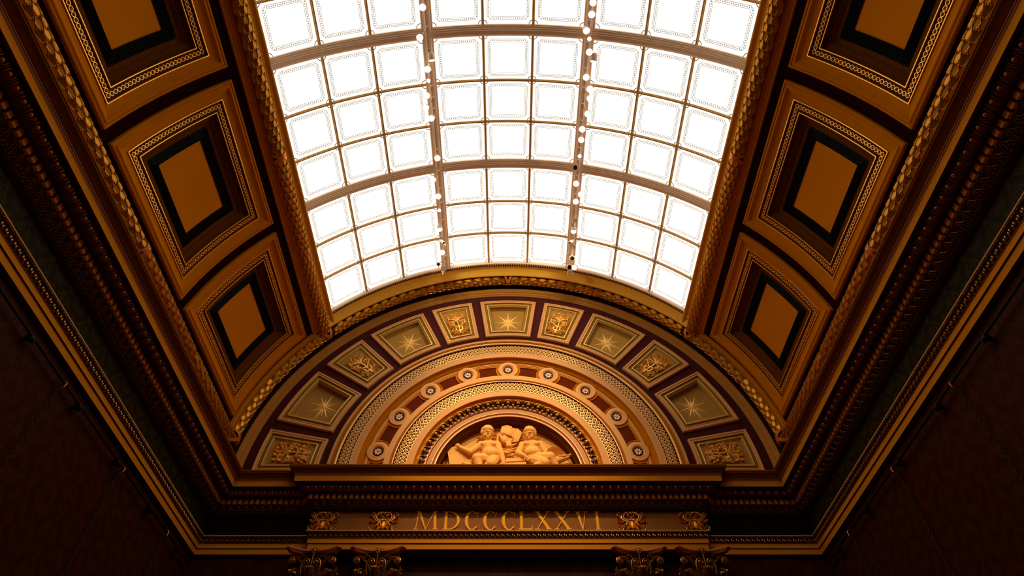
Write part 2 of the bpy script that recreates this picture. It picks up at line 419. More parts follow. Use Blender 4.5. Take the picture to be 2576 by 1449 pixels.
# ================================================================== laurel garlands
def leaf_mesh(name, m, L=.20, W=.092, lift=.012):
    rows = []
    for i in range(7):
        t = i / 6
        hw = W / 2 * max(.02, (.72 + .28 * math.sin(PI / 2 * t / .32)) if t < .32 else 1 - ((t - .32) / .68) ** 1.7)
        z = .010 + lift * t + .006 * math.sin(PI * t)
        rows.append([(-hw, L * (t - .35), z - .012), (-hw * .86, L * (t - .35), z + .005), (-hw * .45, L * (t - .35), z - .003), (0, L * (t - .35), z + .006), (hw * .45, L * (t - .35), z - .003), (hw * .86, L * (t - .35), z + .005), (hw, L * (t - .35), z - .012)])
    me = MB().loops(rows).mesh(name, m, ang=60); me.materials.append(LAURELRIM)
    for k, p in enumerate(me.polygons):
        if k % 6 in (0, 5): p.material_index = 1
    return me
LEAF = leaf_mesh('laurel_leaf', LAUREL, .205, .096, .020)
def garland(name, label, path, length, pitch, flips, r=.10, half=100, few=False):
    """path(s) -> (centre, tangent, outward normal); tips point toward the ribbons in flips"""
    c0, t0, n0 = path(length / 2)
    t = thing('laurel_garland', c0, label, 'garland')
    core = []; ns = max(2, int(length / .25))
    for i in range(ns + 1):
        c, tn, nn = path(length * i / ns); b = tn.cross(nn)
        core.append([c + nn * (r * math.cos(a)) + b * (r * math.sin(a)) for a in [math.radians(-half + 2 * half * k / 10) for k in range(11)]])
    MB().loops(core).build('garland_core', BROWND, t)
    ber = MB(); nr = int(length / pitch)
    for i in range(nr):
        s = (i + .5) * pitch
        near = min(flips, key=lambda f: abs(f - s))
        if abs(near - s) < .09: continue
        sg = 1 if near > s else -1
        c, tn, nn = path(s); b = tn.cross(nn)
        for a in (([-36, 0, 36] if i % 2 else [-54, -18, 18, 54]) if few else ([-72, -36, 0, 36, 72] if i % 2 else [-54, -18, 18, 54])):
            an = math.radians(a); N = nn * math.cos(an) + b * math.sin(an)
            T = tn * sg; B = T.cross(N)
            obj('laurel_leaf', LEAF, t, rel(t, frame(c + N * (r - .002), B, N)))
            an2 = math.radians(a + 18); N2 = nn * math.cos(an2) + b * math.sin(an2)
            if abs(a + 18) < 80:
                bb = b * math.cos(an2) - nn * math.sin(an2)
                for du, dv in ((0, .055), (-.013, .078), (.013, .078)):
                    ber.ell(c + N2 * (r + .03) + T * dv + bb * du, (.0085,) * 3, 5, 4)
    tag(ber.build('berries', GOLD, t), kind='stuff')
    for f in flips:
        if not (.1 < f < length - .1): continue
        for sg in (-1, 1):
            L = []
            for k in range(13):
                a = -85 + 170 * k / 12; row = []
                for dw in (-.03, .03):
                    c, tn, nn = path(f + sg * .10 * (k / 12 - .5) * 1.6 + dw); b = tn.cross(nn)
                    an = math.radians(a); row.append(c + (nn * math.cos(an) + b * math.sin(an)) * (r + .045))
                L.append(row)
            MB().loops(L).build('ribbon', RIBBON, t)
    return t
def long_path(ph, y0, R=5.20):
    c = cyl(R, ph, 0); n = (Vector((0, 0, ZC)) - c).normalized()
    return lambda s: (Vector((c.x, y0 + s, c.z)), Vector((0, 1, 0)), n)
def arch_path(p0, sg, Y, R=5.20):
    def f(s):
        ph = p0 + sg * math.degrees(s / R); c = cyl(R, ph, Y); n = (Vector((0, Y, ZC)) - c).normalized(); a = math.radians(ph)
        return c, Vector((math.cos(a), 0, -math.sin(a))) * sg, n
    return f
for s, nm in ((-1, 'west'), (1, 'east')):
    g = garland('g', 'gilded laurel garland edging the skylight' + SIDE[s], long_path(s * 50.75, 1.75), 7.83, .13, [3.57, 7.83]); g['group'] = 'garlands along the skylight'
    g = garland('g', 'gilded laurel garland above the side cornice' + SIDE[s], long_path(s * 84.0, 1.35, 5.25), 8.35, .13, [3.95, 8.35]); g['group'] = 'garlands above the side cornices'
    ln = math.radians(34.5) * 5.2
    g = garland('g', 'short curved laurel garland beside the lunette' + SIDE[s], arch_path(s * 50.6, s, 9.71), ln, .115, [0, ln]); g['group'] = 'curved garlands rising beside the lunette'
    # ribbon knot where the garlands meet
g = garland('g', 'gilded laurel garland arching over the crown of the end wall', arch_path(-49.5, 1, 9.71), math.radians(99) * 5.2, .115, [0, math.radians(49.5) * 5.2, math.radians(99) * 5.2], few=True)
for s in (-1, 1):
    for ph, Y, nm in ((50.6, 9.68, 'at the skylight corner'), (84.0, 9.70, 'at the curved garland foot')):
        c = cyl(5.20, s * ph, Y); t = thing('ribbon_knot', c, 'red-gilt crossed ribbon ' + nm + SIDE[s], 'ribbon', 'ribbon knots')
        N = (Vector((0, Y, ZC)) - c).normalized(); Tt = Vector((0, 1, 0)); B = Tt.cross(N)
        for sg in (-1, 1):
            L = []
            for k in range(11):
                a = math.radians(-88 + 176 * k / 10); dirp = (Tt + B * sg).normalized(); d2 = N.cross(dirp)
                base = c + (N * math.cos(a) + d2 * math.sin(a)) * .17
                L.append([base - dirp * .035, base + dirp * .035])
            MB().loops(L).build('ribbon_band', RIBBON, t)

# ================================================================== cornices (trim)
PROFILE = [
 ('shelf', CREAM, [(-.08, 6.21), (.608, 6.21)]),
 ('crown_moulding', CROWN, [(.608, 6.21), (.608, 6.187), (.598, 6.180), (.595, 6.166), (.585, 6.158), (.570, 6.150), (.552, 6.138), (.535, 6.120), (.522, 6.104), (.513, 6.098)]),
 ('upper_fillet', CREAM, [(.513, 6.098), (.512, 6.090)]),
 ('red_fillet', RED, [(.512, 6.090), (.503, 6.086), (.500, 6.072)]),
 ('lower_fillet', CREAM, [(.500, 6.072), (.495, 6.066)]),
 ('corona', ORANGE, [(.490, 6.064), (.485, 5.967)]),
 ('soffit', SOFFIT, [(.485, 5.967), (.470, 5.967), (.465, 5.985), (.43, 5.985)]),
 ('egg_moulding', BRONZE, [(.43, 5.985), (.42, 5.965), (.405, 5.935), (.385, 5.90), (.355, 5.872), (.325, 5.858), (.31, 5.858)]),
 ('dentil_course', BRONZE, [(.31, 5.858), (.31, 5.852), (.225, 5.85), (.225, 5.765)]),
 ('leaf_moulding', BRONZE, [(.225, 5.765), (.24, 5.76), (.24, 5.75), (.228, 5.745), (.205, 5.725), (.17, 5.70), (.145, 5.682), (.138, 5.668)]),
 ('bead_moulding', BRONZE, [(.138, 5.668), (.13, 5.652), (.10, 5.645), (.07, 5.64)]),
 ('frieze', None, [(.07, 5.64), (.07, 5.275)]),
 ('architrave_fillet', CREAM, [(.07, 5.275), (.142, 5.275), (.142, 5.258)]),
 ('carved_ogee', BRONZE, [(.142, 5.258), (.135, 5.25), (.12, 5.225), (.105, 5.195), (.097, 5.175), (.09, 5.162)]),
 ('gilt_line', GOLD, [(.09, 5.162), (.096, 5.158), (.09, 5.153)]),
 ('upper_fascia', ORANGE, [(.085, 5.152), (.085, 5.08)]),
 ('fascia_groove', BROWND, [(.085, 5.08), (.070, 5.077), (.067, 5.07)]),
 ('lower_fascia', ORANGE, [(.067, 5.07), (.062, 4.985)]),
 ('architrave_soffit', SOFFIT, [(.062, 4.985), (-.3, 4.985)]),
]
hx = lambda o: 3.186 + .88 * o
PATHS = [
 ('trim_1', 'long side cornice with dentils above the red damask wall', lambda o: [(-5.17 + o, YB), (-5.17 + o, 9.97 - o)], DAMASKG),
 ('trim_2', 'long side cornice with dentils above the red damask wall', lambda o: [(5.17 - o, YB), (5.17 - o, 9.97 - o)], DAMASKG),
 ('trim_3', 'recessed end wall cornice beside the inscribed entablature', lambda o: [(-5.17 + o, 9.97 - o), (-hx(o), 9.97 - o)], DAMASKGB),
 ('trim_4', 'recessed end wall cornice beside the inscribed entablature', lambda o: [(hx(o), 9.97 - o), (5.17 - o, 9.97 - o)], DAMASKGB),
 ('trim_5', 'projecting inscribed entablature over the columns', lambda o: [(-hx(o), 9.98 - min(o, 0)), (-hx(o), 9.80 - o), (hx(o), 9.80 - o), (hx(o), 9.98 - min(o, 0))], mat('inscribed_frieze_paint', (.27, .088, .005), .6, var=.15, scale=3, spec=.15)),
]
# unit ornaments (local x along the run, y down the moulding, z outward)
eg = MB().ell((0, .002, .016), (.031, .040, .030), 9, 6); neg = len(eg.f)
for sg in (-1, 1):
    eg.tube([(sg * .046, -.045, .004), (sg * .047, -.01, .018), (sg * .038, .026, .02), (sg * .018, .046, .012), (0, .05, .008)], [.008, .008, .008, .007, .006], 5)
    eg.tube([(sg * .066, -.045, .0), (sg * .066, .01, .012), (sg * .066, .048, .004)], [.004, .008, .002], 5)
EGG = eg.mesh('egg_and_dart', BRONZER); EGG.materials.append(GOLDC)
for i, p in enumerate(EGG.polygons):
    if i >= neg: p.material_index = 1
DENT = MB().box((0, 0, -.012), (.060, .083, .058)).mesh('dentil', ORANGE, smooth=False)
lf = MB()
for sg in (-1, 1):
    lf.tube([(sg * .065, .05, .004), (sg * .06, .02, .014), (sg * .045, .0, .018), (sg * .03, -.012, .018), (sg * .028, -.028, .018), (sg * .014, -.045, .014), (0, -.05, .012)], .005, 5)
    lf.ell((sg * .022, .022, .012), (.013, .02, .01), 6, 4)
lf.ell((0, -.01, .014), (.012, .03, .012), 6, 4)
lf.ell((-.034, .064, .01), (.024, .007, .007), 6, 4); lf.ell((.030, .064, .01), (.024, .007, .007), 6, 4)
LEAFU = lf.mesh('leaf_and_tongue', GOLDC)
def run_units(parent, A, B, inward, name, me, pitch, o, z, nrm_down, trim0=.05, trim1=.05):
    """repeat a unit along A-B (wall line), offset o inward at height z"""
    A, B, I = Vector((*A, 0)), Vector((*B, 0)), Vector((*inward, 0)); d = (B - A); ln = d.length; d.normalize()
    n = int((ln - trim0 - trim1) / pitch); st = trim0 + (ln - trim0 - trim1 - (n - 1) * pitch) / 2
    N = (I - Vector((0, 0, 1)) * nrm_down).normalized()
    for i in range(n):
        P = A + d * (st + i * pitch) + I * o + Vector((0, 0, z + H))
        xa = d if d.cross(I).z * 0 + 1 else d
        M = frame(P, d, N)
        if M.col[1].z > 0: M = frame(P, -d, N)     # y must run down
        obj(name, me, parent, rel(parent, M))
def beads(parent, A, B, inward, pitch, o, z, r):
    A, B, I = Vector((*A, 0)), Vector((*B, 0)), Vector((*inward, 0)); d = (B - A); ln = d.length; d.normalize()
    mb = MB(); i = 0; s = .03
    while s < ln - .03:
        k = i % 7
        rr = r * (1.15 if k in (2, 4) else .8)
        mb.ell(A + d * s + I * o + Vector((0, 0, z + H)), (rr,) * 3, 5, 4); s += pitch; i += 1
    s = .06; i = 0
    while s < ln - .06:                             # small leaves carved below the bead row
        c = A + d * s + I * (o - .022) + Vector((0, 0, z + H - .042))
        mb.ell(c + d * .0, (.012, .012, .026), 5, 4); mb.ell(c + d * .028 + I * .004 + Vector((0, 0, -.012)), (.010, .010, .018), 5, 4)
        mb.ell(c + d * .055 - I * .012 + Vector((0, 0, -.03)), (.014, .014, .007), 5, 4)
        s += .085
    tag(mb.build('bead_row', GOLDD, parent), kind='stuff')
def clad(t, segs, ylo=None):
    for A, B, I in segs:
        run_units(t, A, B, I, 'egg_and_dart', EGG, .138, .382, 5.905, 1.0, .03, .36)
        run_units(t, A, B, I, 'dentil', DENT, .098, .262, 5.8085, 0.0, .02, .24)
        run_units(t, A, B, I, 'leaf_and_tongue', LEAFU, .138, .19, 5.712, .9, .02, .16)
        beads(t, A, B, I, .024, .136, 5.243, .0085)
for nm, lab, path, frz in PATHS:
    P0 = path(0); t = thing(nm, (P0[0][0], (P0[0][1] + P0[-1][1]) / 2, 4.985 + H), lab, kind='structure')
    for bn, m, pr in PROFILE:
        if bn == 'frieze' : m = frz
        if nm == 'trim_5' and bn == 'crown_moulding': m = CROWN
        npath = len(path(0))
        MB().loops([[(path(o)[i][0], path(o)[i][1], z + H) for o, z in pr] for i in range(npath)]).build(bn, m, t, ang=25)
    if nm == 'trim_1': clad(t, [((-5.17, 1.2), (-5.17, 9.97), (1, 0))])
    if nm == 'trim_2': clad(t, [((5.17, 1.2), (5.17, 9.97), (-1, 0))])
    if nm == 'trim_3': clad(t, [((-3.2, 9.97), (-5.17, 9.97), (0, -1))])
    if nm == 'trim_4': clad(t, [((3.2, 9.97), (5.17, 9.97), (0, -1))])
    if nm == 'trim_5':
        for o, z, me, pit, nd, name in ((.382, 5.905, EGG, .138, 1.0, 'egg_and_dart'), (.262, 5.8085, DENT, .098, 0, 'dentil'), (.19, 5.712, LEAFU, .138, .9, 'leaf_and_tongue')):
            run_units(t, (-hx(o) + .02, 9.80), (hx(o) - .02, 9.80), (0, -1), name, me, pit, o, z, nd, .0, .0)
        beads(t, (-hx(.13), 9.80), (hx(.13), 9.80), (0, -1), .024, .136, 5.243, .0085)
        for s in (-1, 1):                           # the short returns carry a few units too
            run_units(t, (s * hx(0), 9.80 - .25), (s * hx(0), 9.97 - .25), (s * .88, 0), 'dentil', DENT, .098, .262, 5.8085, 0, .0, .0)

# ================================================================== lunette: archivolts
def ring_thing(name, label, cat, bands, p=96, n=120):
    t = thing(name, (0, 9.95, ZC), label, cat)
    for nm, m, pr in bands: revolve(pr, -p, p, n).build(nm, m, t, ang=25)
    return t
def guilloche(t, R0, R1, Y, pitch_eye):
    """two rows of eyes tied by interlaced strands"""
    Rm = (R0 + R1) / 2; w = abs(R1 - R0); n = int(math.radians(184) * Rm / pitch_eye); n += n % 2
    eyes = MB(); st = MB()
    for row, R in ((0, Rm - w * .24), (1, Rm + w * .24)):
        for i in range(n + 1):
            ph = -92 + 184 * (i) / n
            c = cyl(R, ph, Y - .006); eyes.ell(c, (.0235, .018, .0235), 8, 5)
    K = 8
    for row, R in ((0, Rm - w * .24), (1, Rm + w * .24)):
        for ph0 in (0, PI):
            pts = []
            for i in range(n * K + 1):
                x = i / K
                pts.append(cyl(R + w * .235 * math.sin(PI * (x - .5) + ph0), -92 + 184 * x / n, Y - .003 + .003 * math.cos(PI * x + ph0 + row * PI)))
            st.tube(pts, .0088, 5)
    tag(st.build('guilloche_strands', GOLDL, t), kind='stuff'); tag(eyes.build('guilloche_eyes', CREAM, t), kind='stuff')
A = ring_thing('guilloche_archivolt', 'wide outer arch band of gilt double guilloche under the square panels', 'arch moulding', [
    ('outer_band', CREAM, [(3.335, 10.0), (3.335, 9.905), (3.325, 9.895), (3.27, 9.89)]),
    ('grooves', BROWN, [(3.27, 9.89), (3.265, 9.90), (3.255, 9.90), (3.252, 9.888), (3.235, 9.888), (3.232, 9.90), (3.22, 9.90)]),
    ('red_line', RED, [(3.22, 9.90), (3.215, 9.885), (3.205, 9.882)]),
    ('gilt_roll', GOLDL, [(3.205, 9.882), (3.195, 9.872), (3.175, 9.868), (3.16, 9.875), (3.155, 9.885)]),
    ('guilloche_ground', BROWND, [(3.155, 9.885), (3.15, 9.925), (2.93, 9.925), (2.928, 9.90)]),
    ('gilt_line', GOLDL, [(2.928, 9.90), (2.926, 9.888), (2.916, 9.888), (2.914, 9.894)]),
    ('inner_band', CREAM, [(2.914, 9.894), (2.80, 9.894), (2.79, 9.90)]),
    ('cove', BROWN, [(2.79, 9.90), (2.785, 9.94), (2.77, 9.965), (2.745, 9.985), (2.74, 9.975), (2.72, 9.975), (2.715, 9.99), (2.70, 10.005), (2.67, 10.015)]),
])
guilloche(A, 2.945, 3.14, 9.915, .079)
Fr = ring_thing('rosette_band', 'arched band of rosettes and oxblood panels between two guilloche arches', 'arch moulding', [
    ('band_ground', BROWN, [(2.69, 10.02), (2.60, 10.0), (2.26, 10.0)]),
    ('outer_border', CREAM, [(2.675, 10.015), (2.675, 9.98), (2.665, 9.972), (2.65, 9.972), (2.645, 9.985), (2.625, 9.985), (2.62, 10.0)]),
    ('inner_border', CREAM, [(2.325, 10.0), (2.325, 9.962), (2.315, 9.955), (2.215, 9.952), (2.21, 9.96)]),
])
ROSR = 2.4875
def medal_angle(R, r):
    """angle from a medallion centre at which radius R lies at distance r from it"""
    c = (R * R + ROSR * ROSR - r * r) / (2 * R * ROSR)
    return math.degrees(math.acos(max(-1, min(1, c)))) if c < 1 else 0
for i in range(-5, 5):                              # oxblood panels with concave ends
    L, L2 = [], []
    for k in range(9):
        R = 2.335 + (2.565 - 2.335) * k / 8; a = medal_angle(R, .262)
        p0, p1 = i * 20 + a, i * 20 + 20 - a
        p0, p1 = max(p0, -95), min(p1, 95)
        L.append([cyl(R, p0 + (p1 - p0) * j / 6, 9.994) for j in range(7)])
    MB().loops(L).build('oxblood_panel', REDPANEL, Fr)
    R0, R1 = 2.33, 2.575
    fr = MB()
    def edge(r_extra, R):
        a = medal_angle(R, r_extra); return i * 20 + a, i * 20 + 20 - a
    for (ra, Ra, Ya), (rb, Rb, Yb) in (((.262, 2.568, 9.994), (.258, 2.575, 9.975)), ((.258, 2.575, 9.975), (.246, 2.59, 9.975)), ((.246, 2.59, 9.975), (.243, 2.595, 9.985)), ((.243, 2.595, 9.985), (.228, 2.61, 9.985)), ((.228, 2.61, 9.985), (.225, 2.62, 10.0))):
        lo, hi = [], []
        for (r_, R_, Y_, out) in ((ra, Ra, Ya, lo), (rb, Rb, Yb, hi)):
            p0 = edge(r_, 2.335)[0]
            for k in range(7): R = 2.335 + (R_ - 2.335) * k / 6; out.append(cyl(R, max(-95, edge(r_, R)[0]), Y_))
            e0, e1 = edge(r_, R_)
            for k in range(1, 6): out.append(cyl(R_, max(-95, min(95, e0 + (e1 - e0) * k / 6)), Y_))
            for k in range(7): R = R_ - (R_ - 2.335) * k / 6; out.append(cyl(R, min(95, edge(r_, R)[1]), Y_))
        fr.loops([lo, hi])
    fr.build('panel_border', OLIVE if False else BROWN, Fr, ang=25)
# rosettes
SIDE2 = {-1: ', toward the junction box', 1: ', toward the box cameras'}
med = MB().lathe([(.208, -.004), (.208, .038), (.202, .044), (.150, .05), (.146, .044), (.138, .044), (.134, .05), (.124, .05), (.118, .040), (.106, .028), (.10, .012)], 32).mesh('medallion', CREAM, ang=25)
med2 = MB().lathe([(.0, .014), (.101, .014), (.101, .012), (0, .012)], 24).mesh('dark_ground', DARKDISC)
pet = MB()
rows = []
for i in range(6):
    t = i / 5; hw = .019 * math.sin(PI * (.12 + .80 * t)); r = .018 + .058 * t; z = .02 + .016 * math.sin(PI * t * .9)
    rows.append([(-hw, r, z - .008), (-hw * .5, r, z + .004), (0, r, z), (hw * .5, r, z + .004), (hw, r, z - .008)])
PETM = MB().loops(rows).mesh('petal', PETAL, ang=60)
BOSS = MB().ell((0, 0, .03), (.018, .018, .016), 8, 5).mesh('rosette_boss', GOLDD)
for i in range(-4, 5):
    P = cyl(ROSR, i * 20, 10.0)
    where = {0: 'with eight petals at the crown of the arch', 1: 'next to the crown', 2: 'second from the crown', 3: 'second up from the cornice', 4: 'lowest above the cornice'}[abs(i)]
    t = thing('rosette_medallion', P, 'pink-flowered medallion ' + where + (SIDE2[1 if i > 0 else -1] if i else ''), 'rosette', 'rosettes of the arch')
    M = frame(P, (1, 0, 0), (0, -1, 0))
    mo = obj('medallion', med, t, rel(t, M)); obj('dark_ground', med2, mo, Matrix())
    fo = obj('flower', BOSS, t, rel(t, M))
    for k in range(8): obj('petal', PETM, fo, Matrix.Rotation(k * PI / 4 + .2, 4, 'Z'))
Bv = ring_thing('guilloche_archivolt', 'narrower inner arch band of gilt double guilloche around the relief', 'arch moulding', [
    ('fillets', BROWN, [(2.21, 9.97), (2.20, 9.945), (2.19, 9.945), (2.186, 9.958)]),
    ('red_line', RED, [(2.186, 9.958), (2.16, 9.958), (2.155, 9.94)]),
    ('gilt_line', GOLDL, [(2.155, 9.94), (2.148, 9.932), (2.138, 9.934), (2.135, 9.945)]),
    ('guilloche_ground', BROWND, [(2.135, 9.945), (2.13, 9.975), (1.905, 9.975), (1.903, 9.95)]),
    ('gilt_line', GOLDL, [(1.903, 9.95), (1.901, 9.938), (1.891, 9.938), (1.889, 9.945)]),
    ('inner_band', CREAM, [(1.889, 9.945), (1.765, 9.942), (1.758, 9.948)]),
    ('cove', BROWN, [(1.758, 9.948), (1.755, 9.985), (1.74, 10.01), (1.725, 10.02), (1.72, 10.012), (1.705, 10.012), (1.70, 10.02), (1.69, 10.03)]),
])
guilloche(Bv, 1.915, 2.12, 9.966, .085)
Cv = ring_thing('palmette_archivolt', 'innermost dark arch of bronze palmettes framing the relief', 'arch moulding', [
    ('palmette_ground', BRONZE, [(1.69, 10.03), (1.675, 10.06), (1.645, 10.085), (1.605, 10.10)]),
    ('gilt_line', GOLDL, [(1.605, 10.10), (1.60, 10.092), (1.59, 10.095), (1.588, 10.105)]),
    ('red_fillet', BRONZER, [(1.588, 10.105), (1.57, 10.11), (1.555, 10.125)]),
    ('ochre_band', mat('ochre_band_paint', (.36, .145, .006), .5, metal=.1, var=.08), [(1.555, 10.125), (1.47, 10.13)]),
    ('gilt_line', GOLDL, [(1.47, 10.13), (1.466, 10.12), (1.458, 10.12), (1.455, 10.13)]),
    ('red_line', RED, [(1.455, 10.13), (1.44, 10.14), (1.42, 10.14)]),
    ('inner_gilt_line', GOLDL, [(1.42, 10.14), (1.41, 10.135), (1.395, 10.14), (1.39, 10.15)]),
    ('reveal', BROWND, [(1.39, 10.15), (1.385, 10.20), (1.37, 10.24), (1.345, 10.26), (1.345, 10.46)]),
])
pa = MB()
for k in range(-3, 4):
    a = k * .38; L_ = .058 - .004 * abs(k)
    M = Matrix.Rotation(-a, 4, 'Z'); c = M @ Vector((0, L_ * .6 - .012, .012))
    pa.ell(c, (.010, L_ * .62, .013), 6, 5, M.to_3x3())
pa.tube([(-.078, -.058, .0), (-.085, -.01, .012), (-.070, .035, .016), (-.035, .062, .014), (0, .070, .012), (.035, .062, .014), (.070, .035, .016), (.085, -.01, .012), (.078, -.058, 0)], .007, 5)
pa.ell((0, -.035, .012), (.03, .02, .014), 8, 5)
for sg in (-1, 1): pa.ell((sg * .098, -.03, .008), (.012, .035, .012), 6, 4)
PALM = pa.mesh('palmette', GOLDC)
NP = 26
for i in range(NP + 1):
    ph = -93.6 + 187.2 * i / NP; P = cyl(1.652, ph, 10.072); a = math.radians(ph)
    rad = Vector((math.sin(a), 0, math.cos(a)))
    N = (Vector((0, -1, 0)) - rad * .55); obj('palmette', PALM, Cv, rel(Cv, frame(P, Vector((math.cos(a), 0, -math.sin(a))), N) @ Matrix.Diagonal((1.12, 1.22, 1.5, 1))))

# ================================================================== lunette: square panels
def wedge_loop(p0, p1, d, Y, R0=3.50, R1=4.70, n=8):
    ri, ro = R0 + d, R1 - d
    ai, ao = math.degrees(d / ri), math.degrees(d / ro)
    lo = [cyl(ri, p0 + ai + (p1 - p0 - 2 * ai) * i / n, Y) for i in range(n + 1)]
    hi = [cyl(ro, p1 - ao - (p1 - p0 - 2 * ao) * i / n, Y) for i in range(n + 1)]
    return lo + hi
def spiral(c, r0, turns, a0, dirn=1, n=26, grow=.16):
    return [(c[0] + r0 * (1 - (1 - grow) * i / n) * math.cos(a0 + dirn * 2 * PI * turns * i / n), c[1] + r0 * (1 - (1 - grow) * i / n) * math.sin(a0 + dirn * 2 * PI * turns * i / n)) for i in range(n + 1)]
def stroke(mb, pts, r0, r1, z=.02, n=6):
    P = [Vector((p[0], p[1])) for p in pts]; P = [2 * P[0] - P[1]] + P + [2 * P[-1] - P[-2]]; pts = []
    for a in range(1, len(P) - 2):                  # Catmull-Rom through the given points
        for u in (0, .25, .5, .75):
            p0, p1, p2, p3 = P[a - 1:a + 3]
            pts.append(.5 * (2 * p1 + (p2 - p0) * u + (2 * p0 - 5 * p1 + 4 * p2 - p3) * u * u + (3 * p1 - p0 - 3 * p2 + p3) * u ** 3))
    pts.append(P[-2]); k = len(pts)
    mb.tube([(p[0], p[1], z + .006 * math.sin(i * .22)) for i, p in enumerate(pts)], [r0 + (r1 - r0) * i / (k - 1) for i in range(k)], n)
def lobed_leaf(mb, base, ang, L, W, lobes=4, z=.012, curl=.03, nseg=14):
    """acanthus-like leaf: deep lobes, raised midrib, curling tip"""
    c, s = math.cos(ang), math.sin(ang); rows = []
    for i in range(nseg + 1):
        t = i / nseg; env = math.sin(PI * min(.985, .10 + .89 * t)) ** .8
        lob = .62 + .38 * abs(math.sin(PI * lobes * t))
        hw = W / 2 * env * lob + .0015
        zz = z + curl * t * t
        row = []
        for u, dz in ((-1, -.012), (-.6, .010), (-.25, .0), (0, .013), (.25, .0), (.6, .010), (1, -.012)):
            lx, ly = u * hw, L * t - abs(u) * hw * .25
            row.append((base[0] + lx * c - ly * s, base[1] + lx * s + ly * c, zz + dz))
        rows.append(row)
    mb.loops(rows)
def orn_parts_acanthus():
    """(name, mesh) list; x tangential, y outward (up), z toward the room; fits about .5 x .78"""
    out = []
    mb = MB(); stroke(mb, [(0, -.34), (0, -.2), (.012, -.05), (0, .1), (0, .22)], .026, .018); out.append(('stem', mb.mesh('stem', GOLDS)))
    for sg in (-1, 1):
        mb = MB(); stroke(mb, [(0, -.26), (sg * .07, -.24)] + spiral((sg * .135, -.19), .065, 1.3, PI / 2 + sg * PI / 2 - sg * .6, sg), .022, .010); out.append(('scroll', mb.mesh('scroll', GOLDS)))
        mb = MB(); stroke(mb, [(0, -.12), (sg * .06, -.10), (sg * .12, -.04)] + spiral((sg * .135, .055), .085, 1.4, -PI / 2 - sg * .2, sg), .021, .009); out.append(('scroll', mb.mesh('scroll', GOLDS)))
        mb = MB(); stroke(mb, [(0, .10), (sg * .06, .14), (sg * .12, .17)] + spiral((sg * .15, .235), .055, 1.2, -PI / 2, sg), .018, .009); out.append(('scroll', mb.mesh('scroll', GOLDS)))
        for b, a, L, W in (((sg * .01, -.33), sg * -1.15, .16, .10), ((sg * .10, -.10), sg * -.5, .16, .09), ((sg * .05, .0), sg * -1.3, .2, .09), ((sg * .02, .12), sg * -.55, .2, .10), ((sg * .16, .22), sg * -.35, .15, .10), ((sg * .13, -.2), sg * -2.2, .15, .09), ((sg * .06, -.2), sg * -.2, .14, .09), ((sg * .18, .06), sg * -1.0, .10, .08), ((sg * .03, .2), sg * -.9, .14, .08), ((sg * .05, -.30), sg * -.7, .12, .08)):
            mb = MB(); lobed_leaf(mb, b, a, L, W); out.append(('leaf', mb.mesh('leaf', GOLDS, ang=60)))
        mb = MB(); mb.ell((sg * .135, .055, .03), (.03, .03, .022), 8, 5)
        for k in range(6): mb.ell((sg * .135 + .038 * math.cos(k * PI / 3), .055 + .038 * math.sin(k * PI / 3), .024), (.018, .018, .014), 6, 4)
        out.append(('blossom', mb.mesh('blossom', GOLDS)))
    for sg in (-1, 1):                              # small sprigs and tendrils filling the ground
        for b, a, L, W in (((sg * .10, -.31), -sg * 1.9, .09, .06), ((sg * .19, -.12), -sg * .1, .10, .06), ((sg * .07, -.06), -sg * 2.4, .09, .06), ((sg * .20, .13), -sg * .3, .09, .06), ((sg * .08, .26), -sg * .1, .11, .06), ((sg * .17, -.27), -sg * 1.2, .07, .05)):
            mb = MB(); lobed_leaf(mb, b, a, L, W, 3, .016, .03); out.append(('leaf', mb.mesh('leaf', GOLDS, ang=60)))
        for c, r, a0 in (((sg * .075, -.155), .032, 0), ((sg * .055, .075), .03, 1.2), ((sg * .09, .335), .032, 2.0), ((sg * .215, -.02), .025, .5)):
            mb = MB(); stroke(mb, spiral(c, r, 1.3, a0, sg, 14), .009, .006, .03); out.append(('tendril', mb.mesh('tendril', GOLDS)))
    mb = MB(); lobed_leaf(mb, (0, .15), 0, .22, .12); out.append(('leaf', mb.mesh('leaf', GOLDS, ang=60)))
    mb = MB(); lobed_leaf(mb, (0, -.36), .0, .16, .14); out.append(('leaf', mb.mesh('leaf', GOLDS, ang=60)))
    return out
ACAN = orn_parts_acanthus()
st = MB()
for k in range(16):
    a = 2 * PI * k / 16; L_ = (.36 if k % 4 == 0 else .33 if k % 2 == 0 else .24); wd = .030 if k % 2 == 0 else .018
    ca, sa = math.cos(a), math.sin(a); b = len(st.v)
    for r, u, z in ((.03, -wd, 0), (.03, wd, 0), (L_, 0, .002), (.03, 0, .016)):
        st.v.append((r * ca - u * sa, r * sa + u * ca, z))
    st.f += [(b, b + 2, b + 3), (b + 1, b + 3, b + 2)]
STAR = st.mesh('star_rays', STARGOLD, smooth=False)
BOSS2 = MB().lathe([(.05, 0), (.048, .014), (.038, .018), (.034, .012), (.024, .02), (.0, .026)], 16).mesh('star_boss', STARGOLD)
PAN = [(-8.15, 8.15, 'star', 0)]
for sg in (-1, 1):
    for a, b, kd, i in ((10.7, 22.45, 'acanthus', 1), (25.1, 41.35, 'star', 2), (44.0, 56.0, 'acanthus', 3), (58.85, 75.6, 'star', 4), (78.5, 90.4, 'acanthus', 5)):
        PAN.append((sg * a, sg * b, kd, i) if sg > 0 else (-b, -a, kd, i))
WH = {0: 'at the crown of the lunette', 1: 'beside the crown star panel', 2: 'second star up from the cornice', 3: 'between two star panels', 4: 'lowest star above the cornice', 5: 'standing on the cornice'}
